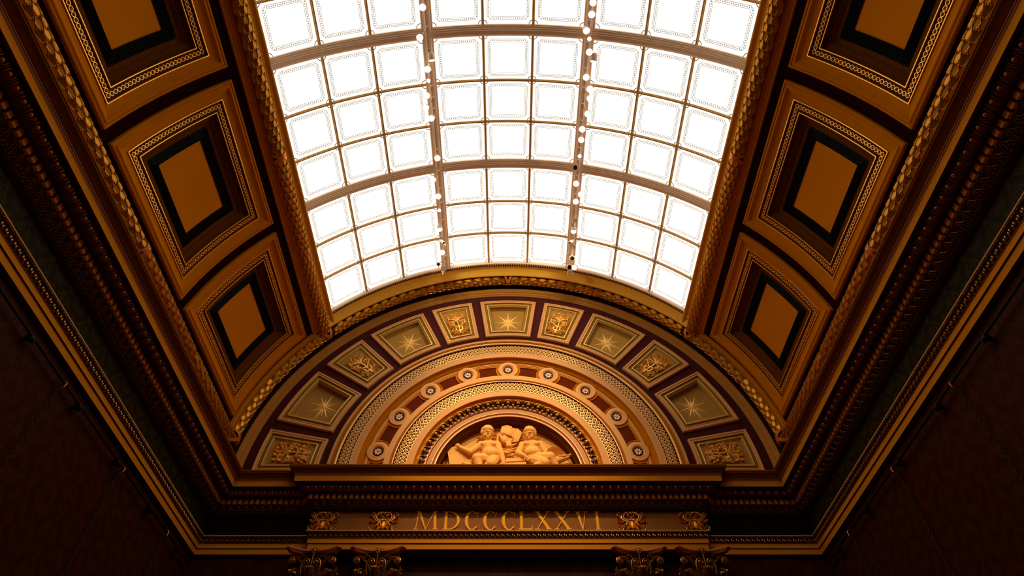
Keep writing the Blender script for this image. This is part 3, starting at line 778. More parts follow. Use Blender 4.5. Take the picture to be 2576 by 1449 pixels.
for p0, p1, kd, i in PAN:
    pm_ = (p0 + p1) / 2; P = cyl(4.1, pm_, 10.0)
    lab = ('sunk sunburst star panel ' if kd == 'star' else 'gilt acanthus panel ') + WH[i] + (SIDE2[1 if p0 > 0 else -1] if i else '')
    t = thing('star_panel' if kd == 'star' else 'acanthus_panel', P, lab, 'panel', 'lunette panels')
    bands = [('outer_frame', CREAM, [(0, 10.0), (0, 9.95), (.012, 9.94), (.035, 9.94), (.045, 9.952), (.07, 9.955)]),
             ('gilt_line', GOLDL, [(.07, 9.955), (.072, 9.945), (.080, 9.945), (.082, 9.955)]),
             ('olive_band', OLIVE, [(.082, 9.955), (.086, 9.972), (.142, 9.972)]),
             ('inner_gilt_line', GOLDL, [(.142, 9.972), (.144, 9.948), (.158, 9.945), (.162, 9.952)])]
    if kd == 'star':
        bands += [('sunk_moulding', STARGROUND, [(.162, 9.952), (.175, 9.96), (.18, 9.97), (.20, 9.98), (.202, 10.05), (.225, 10.055), (.228, 10.075), (.24, 10.08)])]
        dl, yl = .24, 10.08
    else:
        bands += [('sunk_moulding', STARGROUND, [(.162, 9.952), (.17, 9.965), (.19, 9.975), (.195, 9.985), (.21, 9.985)])]
        dl, yl = .21, 9.985
    for nm, m, pr in bands: MB().loops([wedge_loop(p0, p1, d, Y) for d, Y in pr], True).build(nm, m, t, ang=25)
    lo = wedge_loop(p0, p1, dl, yl); nn = len(lo) // 2
    MB().loops([lo[:nn], lo[nn:][::-1]]).build('panel_ground', STARGROUND, t)
    a = math.radians(pm_); M = frame(cyl(4.06, pm_, yl), (math.cos(a), 0, -math.sin(a)), (0, -1, 0))
    if kd == 'star':
        obj('star_rays', STAR, t, rel(t, M)); obj('star_boss', BOSS2, t, rel(t, M))
    else:
        S = Matrix.Diagonal((.90, .93, 1.45, 1))
        for nm, me in ACAN: obj(nm, me, t, rel(t, M @ S))

# ================================================================== tympanum relief
rel_t = thing('tympanum_relief', (0, 10.44, ZC - .3), 'carved stone relief of two winged putti beside a bust in profile', 'relief')
q = MB(); q.v = [tuple(cyl(1.40, -97 + 194 * i / 40, 10.44)) for i in range(41)]; q.f = [tuple(range(41))]
q.build('stone_ground', STONE, rel_t, smooth=False)
def remeshed(name, mb, m, parent, vox, smooth=4):
    me = bpy.data.meshes.new(name + '_raw'); me.from_pydata(mb.v, [], mb.f); me.update()
    o = bpy.data.objects.new(name + '_raw', me); COL.objects.link(o)
    r = o.modifiers.new('r', 'REMESH'); r.mode = 'VOXEL'; r.voxel_size = vox
    s = o.modifiers.new('s', 'SMOOTH'); s.iterations = smooth; s.factor = .5
    dg = bpy.context.evaluated_depsgraph_get(); ev = o.evaluated_get(dg)
    m2 = bpy.data.meshes.new_from_object(ev); bpy.data.objects.remove(o); bpy.data.meshes.remove(me)
    m2.materials.clear(); m2.materials.append(m); m2.shade_smooth(); m2.name = name
    return obj(name, m2, parent)
L5 = lambda x, y, Y: on_wall(1110 + x / 13.17, 1060 + y / 13.17, Y + .10)
R6 = lambda x, y, Y: on_wall(1270 + x / 13.17, 1060 + y / 13.17, Y + .10)
def head(mb, c, yaw, tilt=0, K=1.10):
    """child's head, face toward local -y turned by yaw about the vertical"""
    M = (Matrix.Rotation(yaw, 4, 'Z') @ Matrix.Rotation(math.radians(30), 4, 'X') @ Matrix.Rotation(tilt, 4, 'Y')).to_3x3()   # the carved heads look down into the room
    E = lambda p, r, a=0: mb.ell(c + M @ (Vector(p) * K), tuple(q * K for q in r), 12, 8, M @ Matrix.Rotation(a, 3, 'X'))
    E((0, .01, .025), (.110, .118, .115)); E((0, -.02, -.055), (.088, .085, .085))
    E((0, -.070, -.112), (.032, .028, .024))                                 # chin
    for s in (-1, 1):
        E((s * .046, -.058, -.052), (.042, .036, .042))                     # cheeks
        E((s * .042, -.094, .024), (.036, .016, .012))                      # brows
        E((s * .040, -.094, -.008), (.018, .012, .011))                     # eyes
        E((s * .108, .012, -.022), (.014, .024, .036))                      # ears
    E((0, -.112, -.018), (.014, .018, .034)); E((0, -.124, -.042), (.021, .018, .015))   # nose
    E((0, -.106, -.076), (.028, .015, .009)); E((0, -.103, -.092), (.023, .015, .009))   # lips
    Q = lambda d, f=1.0: c + M @ (Vector((d[0] * .108 * f, .012 + d[1] * .119 * f, .024 + d[2] * .116 * f)) * K)
    for k in range(13):                                                     # hair combed back in waves from the brow
        a = -1.5 + 3.0 * k / 12; pts = []
        for m_ in range(7):
            e = .42 + .18 * abs(a) * -1.2 + (1.5 - .2) * m_ / 6; aa = a + .10 * math.sin(m_ * 1.6 + k)
            pts.append(Q((math.sin(aa) * math.cos(e), -math.cos(aa) * math.cos(e), math.sin(e)), 1.0 + .015 * math.sin(m_ * 2.1)))
        mb.tube(pts, [.010 * K, .017 * K, .018 * K, .018 * K, .017 * K, .016 * K, .012 * K], 6)
    for k in range(7):
        a = 1.55 + (2 * PI - 3.1) * k / 6
        mb.tube([Q((math.sin(a + .06 * u) * math.cos(e), -math.cos(a + .06 * u) * math.cos(e), math.sin(e)), .99) for u, e in ((0, .7), (1, .3), (-1, -.1), (1, -.45))], .017 * K, 6)
def hand(mb, wrist, tip, side, spread=.5, curl=.35):
    """palm and five fingers from wrist toward tip"""
    w_, t_ = Vector(wrist), Vector(tip); d = (t_ - w_).normalized(); sd = Vector(side); sd = (sd - d * sd.dot(d)).normalized(); nn = d.cross(sd)
    palm = w_ + d * .045
    mb.capsule(w_, palm + d * .02, .030, .034)
    for i, (u, L) in enumerate(((-.03, .05), (-.011, .06), (.010, .056), (.029, .044))):
        b = palm + d * .03 + sd * u; k = b + (d + sd * u * spread * 6).normalized() * L * .55; e = k + (d * (1 - curl) + sd * u * 2 - nn * curl).normalized() * L * .5
        mb.capsule(b, k, .0115, .0105, 7); mb.capsule(k, e, .0105, .009, 7)
    b = palm - sd * .03; k = b + (d * .5 - sd).normalized() * .035; mb.capsule(b, k, .013, .012, 7); mb.capsule(k, k + (d - sd * .3).normalized() * .03, .012, .010, 7)
# left-hand putto
mb = MB()
hc = L5(1520, 395, 10.10); head(mb, hc, math.radians(38))
nk = L5(1560, 680, 10.15); ch = L5(1560, 850, 10.17); be = L5(1600, 1060, 10.15); hp = L5(1640, 1290, 10.17)
mb.capsule(hc + Vector((0, .04, -.09)), nk, .062, .072)
mb.ell(ch, (.175, .115, .15), 14, 10); mb.ell(be, (.165, .125, .13), 14, 10); mb.ell(hp, (.17, .12, .13), 14, 10)
for s in (-1, 1): mb.ell(ch + Vector((s * .075, -.085, .02)), (.075, .04, .055), 10, 8)
mb.ell(be + Vector((0, -.035, -.03)), (.15, .115, .12), 14, 10)
sl, sr = L5(1330, 780, 10.16), L5(1850, 770, 10.18)
mb.capsule(sl, sr, .082, .082)
el, wl = L5(960, 1020, 10.12), L5(660, 880, 10.14)
mb.capsule(sl, el, .078, .062); mb.capsule(el, wl, .064, .042); hand(mb, wl, L5(530, 780, 10.14), (0, -.3, 1), .5, .2)
er, wr = L5(1985, 1080, 10.13), L5(2060, 1330, 10.10)
mb.capsule(sr, er, .078, .062); mb.capsule(er, wr, .064, .045); hand(mb, wr, L5(2060, 1430, 10.08), (1, 0, 0), .4, .3)
kl = L5(1180, 1230, 10.06); mb.capsule(hp + Vector((-.06, 0, .02)), kl, .125, .105); mb.capsule(kl, L5(1260, 1560, 10.06), .10, .075)
kr = L5(1640, 1420, 9.99); mb.capsule(hp + Vector((.05, 0, 0)), kr, .125, .105); mb.capsule(kr, L5(1250, 1700, 10.05), .09, .07)
ft = L5(760, 1400, 10.12); mb.capsule(L5(1000, 1520, 10.1), ft, .06, .05)
for k in range(5): mb.ell(L5(800 + 58 * k, 1320 - 6 * abs(2 - k), 10.09), (.021, .03, .027), 8, 6)
mb.capsule(ft, L5(980, 1370, 10.12), .05, .05)
remeshed('putto_body', mb, STONE, rel_t, .0085)
# right-hand putto
mb = MB()
hc = R6(830, 425, 10.10); head(mb, hc, math.radians(-34), math.radians(6))
nk = R6(850, 690, 10.15); ch = R6(880, 840, 10.17); be = R6(920, 1030, 10.15); hp = R6(1000, 1230, 10.15)
mb.capsule(hc + Vector((0, .04, -.09)), nk, .062, .072)
mb.ell(ch, (.185, .115, .15), 14, 10); mb.ell(be, (.17, .125, .12), 14, 10); mb.ell(hp, (.18, .12, .12), 14, 10)
for s in (-1, 1): mb.ell(ch + Vector((s * .08, -.085, .02)), (.08, .04, .055), 10, 8)
mb.ell(be + Vector((0, -.035, -.03)), (.155, .115, .11), 14, 10)
sl, sr = R6(600, 790, 10.17), R6(1160, 770, 10.18)
mb.capsule(sl, sr, .082, .082)
el, wl = R6(440, 1060, 10.13), R6(650, 1140, 10.06)
mb.capsule(sl, el, .08, .066); mb.capsule(el, wl, .066, .044); hand(mb, wl, R6(800, 1270, 10.04), (.5, 0, 1), .4, .3)
er, wr = R6(1360, 1030, 10.18), R6(1400, 1130, 10.24)
mb.capsule(sr, er, .078, .064); mb.capsule(er, wr, .064, .05)
k1 = R6(1500, 1190, 10.06); mb.capsule(hp + Vector((.02, 0, .0)), k1, .125, .11); mb.capsule(k1, R6(1700, 1500, 10.10), .10, .07)
k2 = R6(1330, 1390, 9.99); mb.capsule(hp + Vector((-.02, 0, -.05)), k2, .125, .105); mb.capsule(k2, R6(900, 1560, 10.05), .09, .07)
remeshed('putto_body', mb, STONE, rel_t, .0085)
# wings
def feather(mb, a, b, w_):
    a, b = Vector(a), Vector(b); d = (b - a); L = []
    up = Vector((0, -1, 0)); sd = d.normalized().cross(up)
    for i in range(7):
        t = i / 6; hw = w_ * math.sin(PI * (.2 + .78 * t)); p = a + d * t
        L.append([p - sd * hw, p + up * (.02 + .01 * math.sin(PI * t)), p + sd * hw, p - up * .02])
    mb.loops(L, True, True, True)
for F, sgn, pts in ((L5, -1, (((1400, 640), (1170, 640)), ((1380, 590), (1210, 480)), ((1390, 690), (1250, 690)))), (L5, 1, (((1660, 420), (1850, 380)), ((1660, 500), (1840, 500)), ((1690, 600), (1830, 620)))),
                    (R6, -1, (((660, 420), (480, 330)), ((660, 500), (480, 450)), ((680, 590), (480, 550)))), (R6, 1, (((1000, 640), (1160, 560)), ((1000, 690), (1180, 665)), ((980, 620), (1090, 510))))):
    for a, b in pts:
        mb = MB(); feather(mb, F(*a, 10.29), F(*b, 10.31), .024); mb.build('wing_feather', STONE, rel_t, ang=60)
# bust in profile, facing the left-hand putto
mb = MB()
prof = [(2010, 215), (1975, 300), (1962, 400), (1968, 445), (1935, 500), (1900, 553), (1950, 578), (1940, 606), (1966, 624), (1950, 650), (1988, 672), (1990, 705), (2090, 745), (2150, 800), (2170, 890), (2320, 900), (2330, 720), (2400, 600), (2400, 330), (2330, 215), (2180, 180)]
n = len(prof); A_ = [L5(*p, 10.26) for p in prof]
for y in (10.30, 10.47): mb.v += [(p.x, y, p.z) for p in A_]
c0 = sum(A_, Vector()) / n
mb.v += [(c0.x + (p.x - c0.x) * .93, 10.285, c0.z + (p.z - c0.z) * .93) for p in A_]
mb.f += [tuple(2 * n + i for i in range(n)), tuple(range(2 * n - 1, n - 1, -1))] + [(i, (i + 1) % n, n + (i + 1) % n, n + i) for i in range(n)] + [(2 * n + i, 2 * n + (i + 1) % n, (i + 1) % n, i) for i in range(n)]
mb.ell(L5(2110, 600, 10.22), (.09, .06, .10), 12, 8); mb.ell(L5(2170, 380, 10.21), (.14, .07, .14), 12, 8)
mb.capsule(L5(2200, 640, 10.26), L5(2250, 860, 10.27), .065, .07)
remeshed('bust_head', mb, STONE, rel_t, .008, 2)
mb = MB()
for k in range(6): mb.tube([L5(1985 + 26 * k, 300 - 18 * k, 10.185), L5(2080 + 30 * k, 375 - 10 * k, 10.15), L5(2190 + 26 * k, 440 + 6 * k, 10.15), L5(2300 + 12 * k, 480 + 8 * k, 10.17)], [.008, .016, .016, .010], 6)
mb.build('bust_hair', STONE, rel_t, ang=70)
mb = MB(); mb.ell(L5(2040, 425, 10.165), (.024, .012, .010), 8, 5); mb.ell(L5(2025, 395, 10.17), (.034, .014, .008), 8, 5); mb.build('bust_eye', STONE, rel_t)
mb = MB()
for k in range(9):
    x0 = 40 + 48 * k
    mb.tube([R6(x0, 200 + 10 * abs(k - 2), 10.24), R6(x0 + 60 + 6 * k, 380, 10.21), R6(x0 * .55 + 200, 700 - 4 * k, 10.24)], [.016, .026, .012], 6)
mb.build('veil', STONE, rel_t, ang=70)
mb = MB()
for a, b, c in (((60, 860), (250, 800), (470, 700)), ((-120, 900), (150, 960), (420, 860)), ((-80, 960), (180, 1010), (400, 950)), ((-150, 1000), (60, 1040), (330, 1100))):
    mb.tube([R6(*a, 10.29), R6(*b, 10.24), R6(*c, 10.29)], [.008, .026, .008], 6)
for k in range(5): mb.ell(R6(40 + 60 * k, 1120 + 20 * (k % 2), 10.28), (.03, .03, .022), 8, 5)
mb.build('drapery_swag', STONE, rel_t, ang=70)
def slab(name, pts, F, y0, y1):
    mb = MB(); n = len(pts); A_ = [F(*p, y0) for p in pts]; mb.v = [tuple(p) for p in A_] + [(p.x, y1, p.z) for p in A_]
    mb.f = [tuple(range(n)), tuple(range(2 * n - 1, n - 1, -1))] + [(i, (i + 1) % n, n + (i + 1) % n, n + i) for i in range(n)]
    return mb.build(name, STONE, rel_t, smooth=False)
slab('canvas', [(200, 950), (300, 850), (520, 815), (1050, 1000), (1150, 1500), (290, 1500)], L5, 10.20, 10.45)
slab('book', [(40, 1215), (660, 1190), (660, 1300), (40, 1330)], R6, 10.10, 10.45)
slab('book', [(30, 1380), (700, 1340), (720, 1480), (30, 1480)], R6, 10.06, 10.45)
pal = [(1690 + 285 * math.cos(a) * .98 - 90 * math.sin(a), 1045 + 165 * math.sin(a) + 110 * math.cos(a)) for a in [2 * PI * k / 24 for k in range(24)]]
mb = MB(); n = len(pal)
for dy in (0, .035): mb.v += [tuple(R6(x, y, 10.06 + (y - 880) / 330 * .15) + Vector((0, dy, 0))) for x, y in pal]
mb.f = [tuple(range(n)), tuple(range(2 * n - 1, n - 1, -1))] + [(i, (i + 1) % n, n + (i + 1) % n, n + i) for i in range(n)]
mb.build('palette', STONE, rel_t, smooth=False)
mb = MB()
for k in range(4): mb.tube([R6(1780, 1120 + 8 * k, 10.12), R6(1960, 1150 - 10 * k, 10.13), R6(2190, 1070 + 16 * k, 10.17)], [.006, .012, .007], 6)
mb.build('brushes', STONE, rel_t)
mb = MB(); mb.capsule(R6(1640, 1330, 10.2), R6(2080, 1180, 10.2), .09, .05); mb.build('palette_support', STONE, rel_t)
mb = MB(); pts = [L5(1760 + 70 * (1 - i / 30) * math.cos(i * .45), 1390 + 75 * (1 - i / 30) * math.sin(i * .45), 10.02) for i in range(28)]; mb.tube(pts, .008, 5); mb.build('scroll_end', STONE, rel_t)

# ================================================================== inscription and frieze ornaments
YF = 9.80 - .07
ins = thing('roman_numeral_inscription', (0, YF, 5.3 + H), 'gilt roman date MDCCCLXXVI with red shading on the frieze', 'inscription')
def serif(x0, x1, y, up):      # thin serif with brackets
    return [(x0, y), (x1, y), (x1, y + .035 * up), (x0, y + .035 * up)]
def arc_band(cx, cy, rx, ry, tx, ty, a0, a1, n=20):
    o = [(cx + rx * math.cos(a), cy + ry * math.sin(a)) for a in [a0 + (a1 - a0) * i / n for i in range(n + 1)]]
    i_ = [(cx + tx[0] + (rx - tx[1]) * math.cos(a), cy + (ry - ty) * math.sin(a)) for a in [a1 + (a0 - a1) * i / n for i in range(n + 1)]]
    return [[o[k], o[k + 1], i_[n - k - 1], i_[n - k]] for k in range(n)]
def bar(x0, x1, y0, y1, w0, w1=None):
    w1 = w1 or w0; return [(x0 - w0 / 2, y0), (x0 + w0 / 2, y0), (x1 + w1 / 2, y1), (x1 - w1 / 2, y1)]
def glyph(ch, W):
    """outline pieces in a box W wide and 1 high (units of the letter height)"""
    T, t = .135, .05
    if ch == 'I': return [bar(W / 2, W / 2, 0, 1, T), serif(W / 2 - .14, W / 2 + .14, 0, 1), serif(W / 2 - .14, W / 2 + .14, 1, -1)]
    if ch == 'L': return [bar(.2, .2, 0, 1, T), serif(.06, .34, 1, -1), serif(.06, W - .04, 0, 1.3), bar(W - .05, W - .01, .0, .26, .06, .02)]
    if ch == 'D': return [bar(.2, .2, 0, 1, T), serif(.04, .4, 0, 1), serif(.04, .4, 1, -1)] + arc_band(.36, .5, W - .37, .5, (0, T), .04, -PI / 2, PI / 2)
    if ch == 'C': return arc_band(W * .54, .5, W * .52, .52, (.015, T), .035, math.radians(48), math.radians(318), 26) + [bar(W - .05, W - .02, .70, .96, .02, .05), bar(W - .06, W - .03, .22, .06, .015, .015)]
    if ch == 'X': return [bar(.13, W - .13, 1, 0, T * 1.25), bar(.12, W - .14, 0, 1, t * 1.1), serif(.0, .28, 1, -1), serif(W - .30, W - .02, 1, -1), serif(.0, .26, 0, 1), serif(W - .28, W, 0, 1)]
    if ch == 'V': return [bar(.13, W * .52, 1, 0, T * 1.2, .06), bar(W - .12, W * .53, 1, 0, t, .03), serif(0, .28, 1, -1), serif(W - .25, W, 1, -1)]
    if ch == 'M': return [bar(.09, .18, 0, 1, t), bar(.20, W * .5, 1, 0, T * 1.15, .06), bar(W - .22, W * .5, 1, 0, t, .04), bar(W - .12, W - .19, 0, 1, T), serif(-.02, .22, 0, 1), serif(W - .26, W + .02, 0, 1), serif(.06, .26, 1, -1), serif(W - .28, W - .07, 1, -1)]
LH = .325
for ch, x0, x1 in (('M', 1043, 1102), ('D', 1112, 1157), ('C', 1169, 1203), ('C', 1215, 1249), ('C', 1262, 1296), ('L', 1302, 1340), ('X', 1345, 1387), ('X', 1393, 1437), ('V', 1448, 1480), ('I', 1492, 1513.5)):
    a, b = on_wall(x0, 1310, YF - .012), on_wall(x1, 1310, YF - .012)
    W = (b.x - a.x) / LH
    M = frame((a.x, YF - .003, 5.31 + H), (1, 0, 0), (0, -1, 0)) @ Matrix.Scale(LH, 4)
    l = MB(); sh = MB()
    for ip, pc in enumerate(glyph(ch, W)):
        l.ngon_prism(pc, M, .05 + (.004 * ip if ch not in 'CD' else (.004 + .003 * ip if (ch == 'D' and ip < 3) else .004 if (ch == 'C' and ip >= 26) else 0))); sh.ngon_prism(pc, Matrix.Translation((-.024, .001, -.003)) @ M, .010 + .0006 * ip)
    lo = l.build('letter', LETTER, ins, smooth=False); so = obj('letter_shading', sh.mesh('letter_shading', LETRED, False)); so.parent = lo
GOLDM = mat('frieze_gilding', (.70, .29, .04), .36, metal=.7, var=.3, scale=25)
def orn_parts_monogram():
    out = []
    def add(nm, mb, m=GOLDM): out.append((nm, mb.mesh(nm, m, ang=60)))
    for sg in (-1, 1):
        mb = MB(); stroke(mb, [(sg * .03, -.12), (sg * .06, -.03), (sg * .12, .0), (sg * .16, .05), (sg * .15, .10)] + spiral((sg * .195, .10), .045, 1.4, PI - (0 if sg > 0 else PI), -sg), .012, .006, .022); add('scroll', mb)
        mb = MB(); stroke(mb, [(sg * .05, .0), (sg * .09, -.05), (sg * .12, -.11)] + spiral((sg * .19, -.115), .052, 1.5, PI if sg > 0 else 0, sg), .013, .006, .022); add('scroll', mb)
        mb = MB(); stroke(mb, [(0, .02), (sg * .08, .0), (sg * .125, .05), (sg * .10, .12), (sg * .03, .15), (0, .10)], .012, .010, .03); add('scroll', mb)
        for b, a, L, W in (((sg * .02, -.02), sg * -2.2, .13, .07), ((sg * .13, -.02), sg * -1.3, .11, .07), ((sg * .05, -.08), sg * -2.7, .10, .07), ((sg * .14, .04), sg * -.9, .10, .06), ((sg * .08, .09), sg * -.3, .09, .06)):
            mb = MB(); lobed_leaf(mb, b, a, L, W, 3, .016, .03); add('leaf', mb)
    mb = MB(); stroke(mb, [(.055 * math.cos(PI + PI * i / 12), .115 + .06 * math.sin(PI + PI * i / 12)) for i in range(13)], .009, .009, .04); add('crescent', mb)
    mb = MB(); lobed_leaf(mb, (0, .02), PI, .19, .08, 3, .02, .035); add('leaf', mb, GOLD)
    mb = MB(); mb.ell((0, .13, .03), (.035, .035, .02), 8, 5); add('boss', mb)
    return out
MONO = orn_parts_monogram()
for px, wh in ((815, 'outer one, beyond the letter M'), (966.5, 'nearest the letter M'), (1588, 'nearest the letter I'), (1745, 'outer one, beyond the letter I')):
    P = on_wall(px, 1310, YF); P.z = 5.462 + H
    t = thing('frieze_ornament', P, 'gilt scrollwork ornament on the frieze, ' + wh, 'ornament', 'frieze ornaments')
    M = frame(P, (1, 0, 0), (0, -1, 0)) @ Matrix.Diagonal((1.02, 1.0, 1.0, 1))
    for nm, me in MONO: obj(nm, me, t, rel(t, M))

# ================================================================== columns with corinthian capitals
ZA = 4.985                                          # underside of the architrave (relative to the eye)
def abacus_loop(hw, z, dip=.15, cut=.055, n=10):
    lp = []
    for k in range(4):
        a = k * PI / 2; c, s = math.cos(a), math.sin(a)
        for i in range(n + 1):
            u = -hw + cut + (2 * hw - 2 * cut) * i / n
            v = -(hw - dip * (1 - (u / (hw - cut)) ** 2))
            lp.append((u * c - v * s, u * s + v * c, z))
    return lp
def capital_parts():
    out = []
    mb = MB().loops([abacus_loop(*q) for q in ((.43, 0), (.445, -.005), (.452, -.03), (.44, -.038), (.425, -.048), (.40, -.075))], True, True, True); out.append(('abacus', mb.mesh('abacus', mat('abacus_paint', (.42, .105, .010), .45, var=.2, spec=.3), ang=30), Matrix()))
    mb = MB().lathe([(.36, -.075), (.345, -.10), (.30, -.17), (.275, -.35), (.27, -.6), (.275, -.85), (.30, -.87), (.30, -.90), (.27, -.91)], 24); out.append(('bell', mb.mesh('bell', BRONZE), Matrix()))
    # leaves: curved sheet standing against the bell and curling out at the tip
    def cleaf(hgt, wid, out_, nseg=12):
        rows = []
        for i in range(nseg + 1):
            t = i / nseg
            if t < .8: y, z = .275 + .02 * t + .05 * t * t, hgt * t / .8
            else:
                a = (t - .8) / .2 * PI * .9; y, z = .275 + .02 + .05 + out_ * (1 - math.cos(a)) * .62, hgt + out_ * .55 * math.sin(a) - (out_ * .5 if a > PI / 2 else 0) * (a - PI / 2) / PI
            lob = .62 + .38 * abs(math.sin(PI * 4.5 * t)); hw = wid / 2 * (lob if t < .9 else .75) * (1 - .25 * t)
            rows.append([(u * hw, -(y + dz - .03 * u * u), z) for u, dz in ((-1, .0), (-.65, .018), (-.35, .004), (0, .024), (.35, .004), (.65, .018), (1, .0))])
        m = MB().loops(rows)
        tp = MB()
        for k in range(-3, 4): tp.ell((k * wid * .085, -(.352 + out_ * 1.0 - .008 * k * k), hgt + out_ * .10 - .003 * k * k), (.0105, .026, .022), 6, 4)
        return m.mesh('acanthus_leaf', GOLDC, ang=60), tp.mesh('leaf_tip', GOLD)  # tips get brighter gilding than the leaves, standing in for light catching them
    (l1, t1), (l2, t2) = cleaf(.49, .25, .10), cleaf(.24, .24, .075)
    for k in range(8):
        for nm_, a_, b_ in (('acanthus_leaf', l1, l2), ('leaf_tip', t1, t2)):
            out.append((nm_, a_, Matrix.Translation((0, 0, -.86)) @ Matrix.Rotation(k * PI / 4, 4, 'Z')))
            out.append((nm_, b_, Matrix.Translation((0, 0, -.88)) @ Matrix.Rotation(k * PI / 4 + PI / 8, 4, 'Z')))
    # corner volutes: spirals in the diagonal planes, one per face side
    def vol(sg):
        m = MB(); pts = []
        for i in range(8): t = i / 7; pts.append((.05 + .24 * t, .26 + .03 * t, -.42 + .27 * math.sin(t * PI / 2)))
        c = (.315, .30, -.205)
        for i in range(30):
            a = PI * .62 - i * .42; r = .062 * (1 - i / 34)
            pts.append((c[0] + r * math.cos(a), c[1] + .0 + .03 * i / 30, c[2] + r * math.sin(a)))
        m.tube([(sg * x, -y - .03, z) for x, y, z in pts], [.020 - .010 * min(1, i / 30) for i in range(len(pts))], 6)
        m.ell((sg * c[0], -c[1] - .05, c[2]), (.018, .018, .018), 7, 5)
        for i in range(7): t = i / 6; m.ell((sg * (.07 + .2 * t), -(.31 + .03 * t), -.39 + .25 * math.sin(t * PI / 2)), (.02, .014, .014), 6, 4)
        return m.mesh('corner_volute', GOLDC)
    def helix(sg):
        m = MB(); pts = [(.13, .33, -.42), (.15, .345, -.33), (.145, .35, -.25)]
        for i in range(24):
            a = 0 + i * .42; r = .062 * (1 - i / 28); pts.append((.078 + r * math.cos(a), .35 + .02 * i / 24, -.235 + r * math.sin(a)))
        m.tube([(sg * x, -y, z) for x, y, z in pts], [.014 - .007 * min(1, i / 24) for i in range(len(pts))], 6)
        m.ell((sg * .078, -.375, -.235), (.017, .017, .017), 7, 5)
        for i in range(4): m.ell((sg * (.03 + .026 * i), -.365, -.335 + .012 * i), (.012, .014, .016), 6, 4)
        return m.mesh('helix', GOLDC)
    vs_, hs_ = [vol(-1), vol(1)], [helix(-1), helix(1)]
    fl = MB(); fl.ell((0, -.34, -.045), (.035, .035, .035), 8, 6)
    for k in range(6): fl.ell((.036 * math.cos(k * PI / 3), -.35, -.045 + .036 * math.sin(k * PI / 3)), (.02, .016, .02), 6, 4)
    fl.tube([(0, -.33, -.42), (0, -.345, -.25), (0, -.345, -.08)], [.014, .010, .012], 6)
    for s in (-1, 1):
        for k in range(5): fl.ell((s * (.13 + .035 * k), -(.335 - .004 * k), -.135 + .02 * math.sin(k * 1.5)), (.018, .014, .014), 6, 4)
    fm = fl.mesh('fleuron', GOLDC)
    for k in range(4):
        R = Matrix.Rotation(k * PI / 2, 4, 'Z')
        for m in vs_: out.append(('corner_volute', m, R))
        for m in hs_: out.append(('helix', m, R))
        out.append(('fleuron', fm, R))
    return out
CAP = capital_parts()
SH = MB().lathe([(.27, 4.985 + H - .90), (.285, 4.985 + H - .95), (.32, 2.2), (.335, .35), (.40, .3), (.42, .2), (.40, .12), (.45, .10), (.45, 0)], 28).mesh('shaft', SHAFT)
for x, wh in ((-3.10, 'outer, beyond the letter M'), (-2.075, 'inner, nearest the letter M'), (2.09, 'inner, nearest the letter I'), (3.108, 'outer, beyond the letter I')):
    t = thing('corinthian_column', (x, 10.04, 0), 'column with dark gilt corinthian capital, ' + wh, 'column', 'corinthian columns')
    cap = obj('capital', CAP[1][1], t, Matrix.Translation((0, 0, ZA + H)))
    for nm, me, M in CAP:
        if nm != 'bell': obj(nm, me, cap, M)
    obj('shaft', SH, t, Matrix())

# ================================================================== picture rails and chains
for s in (-1, 1):
    x = s * 5.10; t = thing('picture_rail', (x, 5, 4.795 + H), 'black iron picture rail on the wall' + SIDE[s], 'picture rail', 'picture rails')
    MB().tube([(x, YB + .1, 4.795 + H), (x, 9.85, 4.795 + H)], .016, 8).build('rail', IRON, t)
    br = MB().lathe([(.0, -.04), (.035, -.04), (.04, -.03), (.04, .03), (.035, .04), (0, .04)], 12, Matrix.Rotation(PI / 2, 4, 'X'))
    br.box((s * .04, 0, 0), (.07, .03, .05))
    bme = br.mesh('bracket', IRON)
    for k in range(9): obj('bracket', bme, t, rel(t, Matrix.Translation((x, .15 + 1.148 * k, 4.765 + H))))
    for y, wy in ((3.85, 'fourth from the end wall'), (5.5, 'third from the end wall'), (7.2, 'second from the end wall'), (8.85, 'nearest the end wall')):
        c = thing('picture_chain', (x + s * .02, y, 3.0 + H), 'thin picture-rail chain ' + wy + SIDE[s], 'chain', 'picture chains')
        mb = MB(); z = 4.76
        i = 0
        while z > 2.9:
            mb.tube([(x + s * .03 + (.012 if i % 2 else 0) * math.cos(a), y + (0 if i % 2 else .012) * math.cos(a), z + H + .028 * math.sin(a)) for a in [2 * PI * k / 8 for k in range(9)]], .004, 4, False); z -= .046; i += 1
        mb.build('chain_links', IRON, c)
        MB().tube([(x + s * .03, y, 4.77 + H), (x, y, 4.83 + H), (x - s * .025, y, 4.80 + H), (x - s * .02, y, 4.74 + H)], .008, 6).build('hook', GOLDD, c)

# ================================================================== track lights and cameras
for s in (-1, 1):
    t = thing('lighting_track', cyl(5.13, s * 16.5, 5.5), 'slim white lighting track ' + ('ending at the junction box' if s < 0 else 'ending at the box cameras'), 'track', 'lighting tracks')
    along_y([(s * 16.15, 5.15), (s * 16.15, 5.115), (s * 16.6, 5.115), (s * 16.6, 5.15)], 1.0, 9.1).build('rail', WHITE, t, smooth=False)
    MB().tube([cyl(5.10 - .012 * (i % 2), s * (16.9 + .1 * math.sin(i)), 1.2 + .26 * i) for i in range(31)], .006, 5).build('cable', WHITE, t)
HEAD = MB().lathe([(.0, -.105), (.030, -.105), (.046, -.092), (.058, -.055), (.061, .045), (.058, .05), (.054, .035)], 16).mesh('lamp_head', WHITE)
LENS = MB().lathe([(.054, .032), (.050, .042), (.036, .052), (.018, .058), (.0, .060)], 16).mesh('lens', LAMP)
LENSOFF = MB().lathe([(.054, .030), (.050, .034), (.03, .036), (.0, .037)], 16).mesh('lens_dark', GLASSBLK)
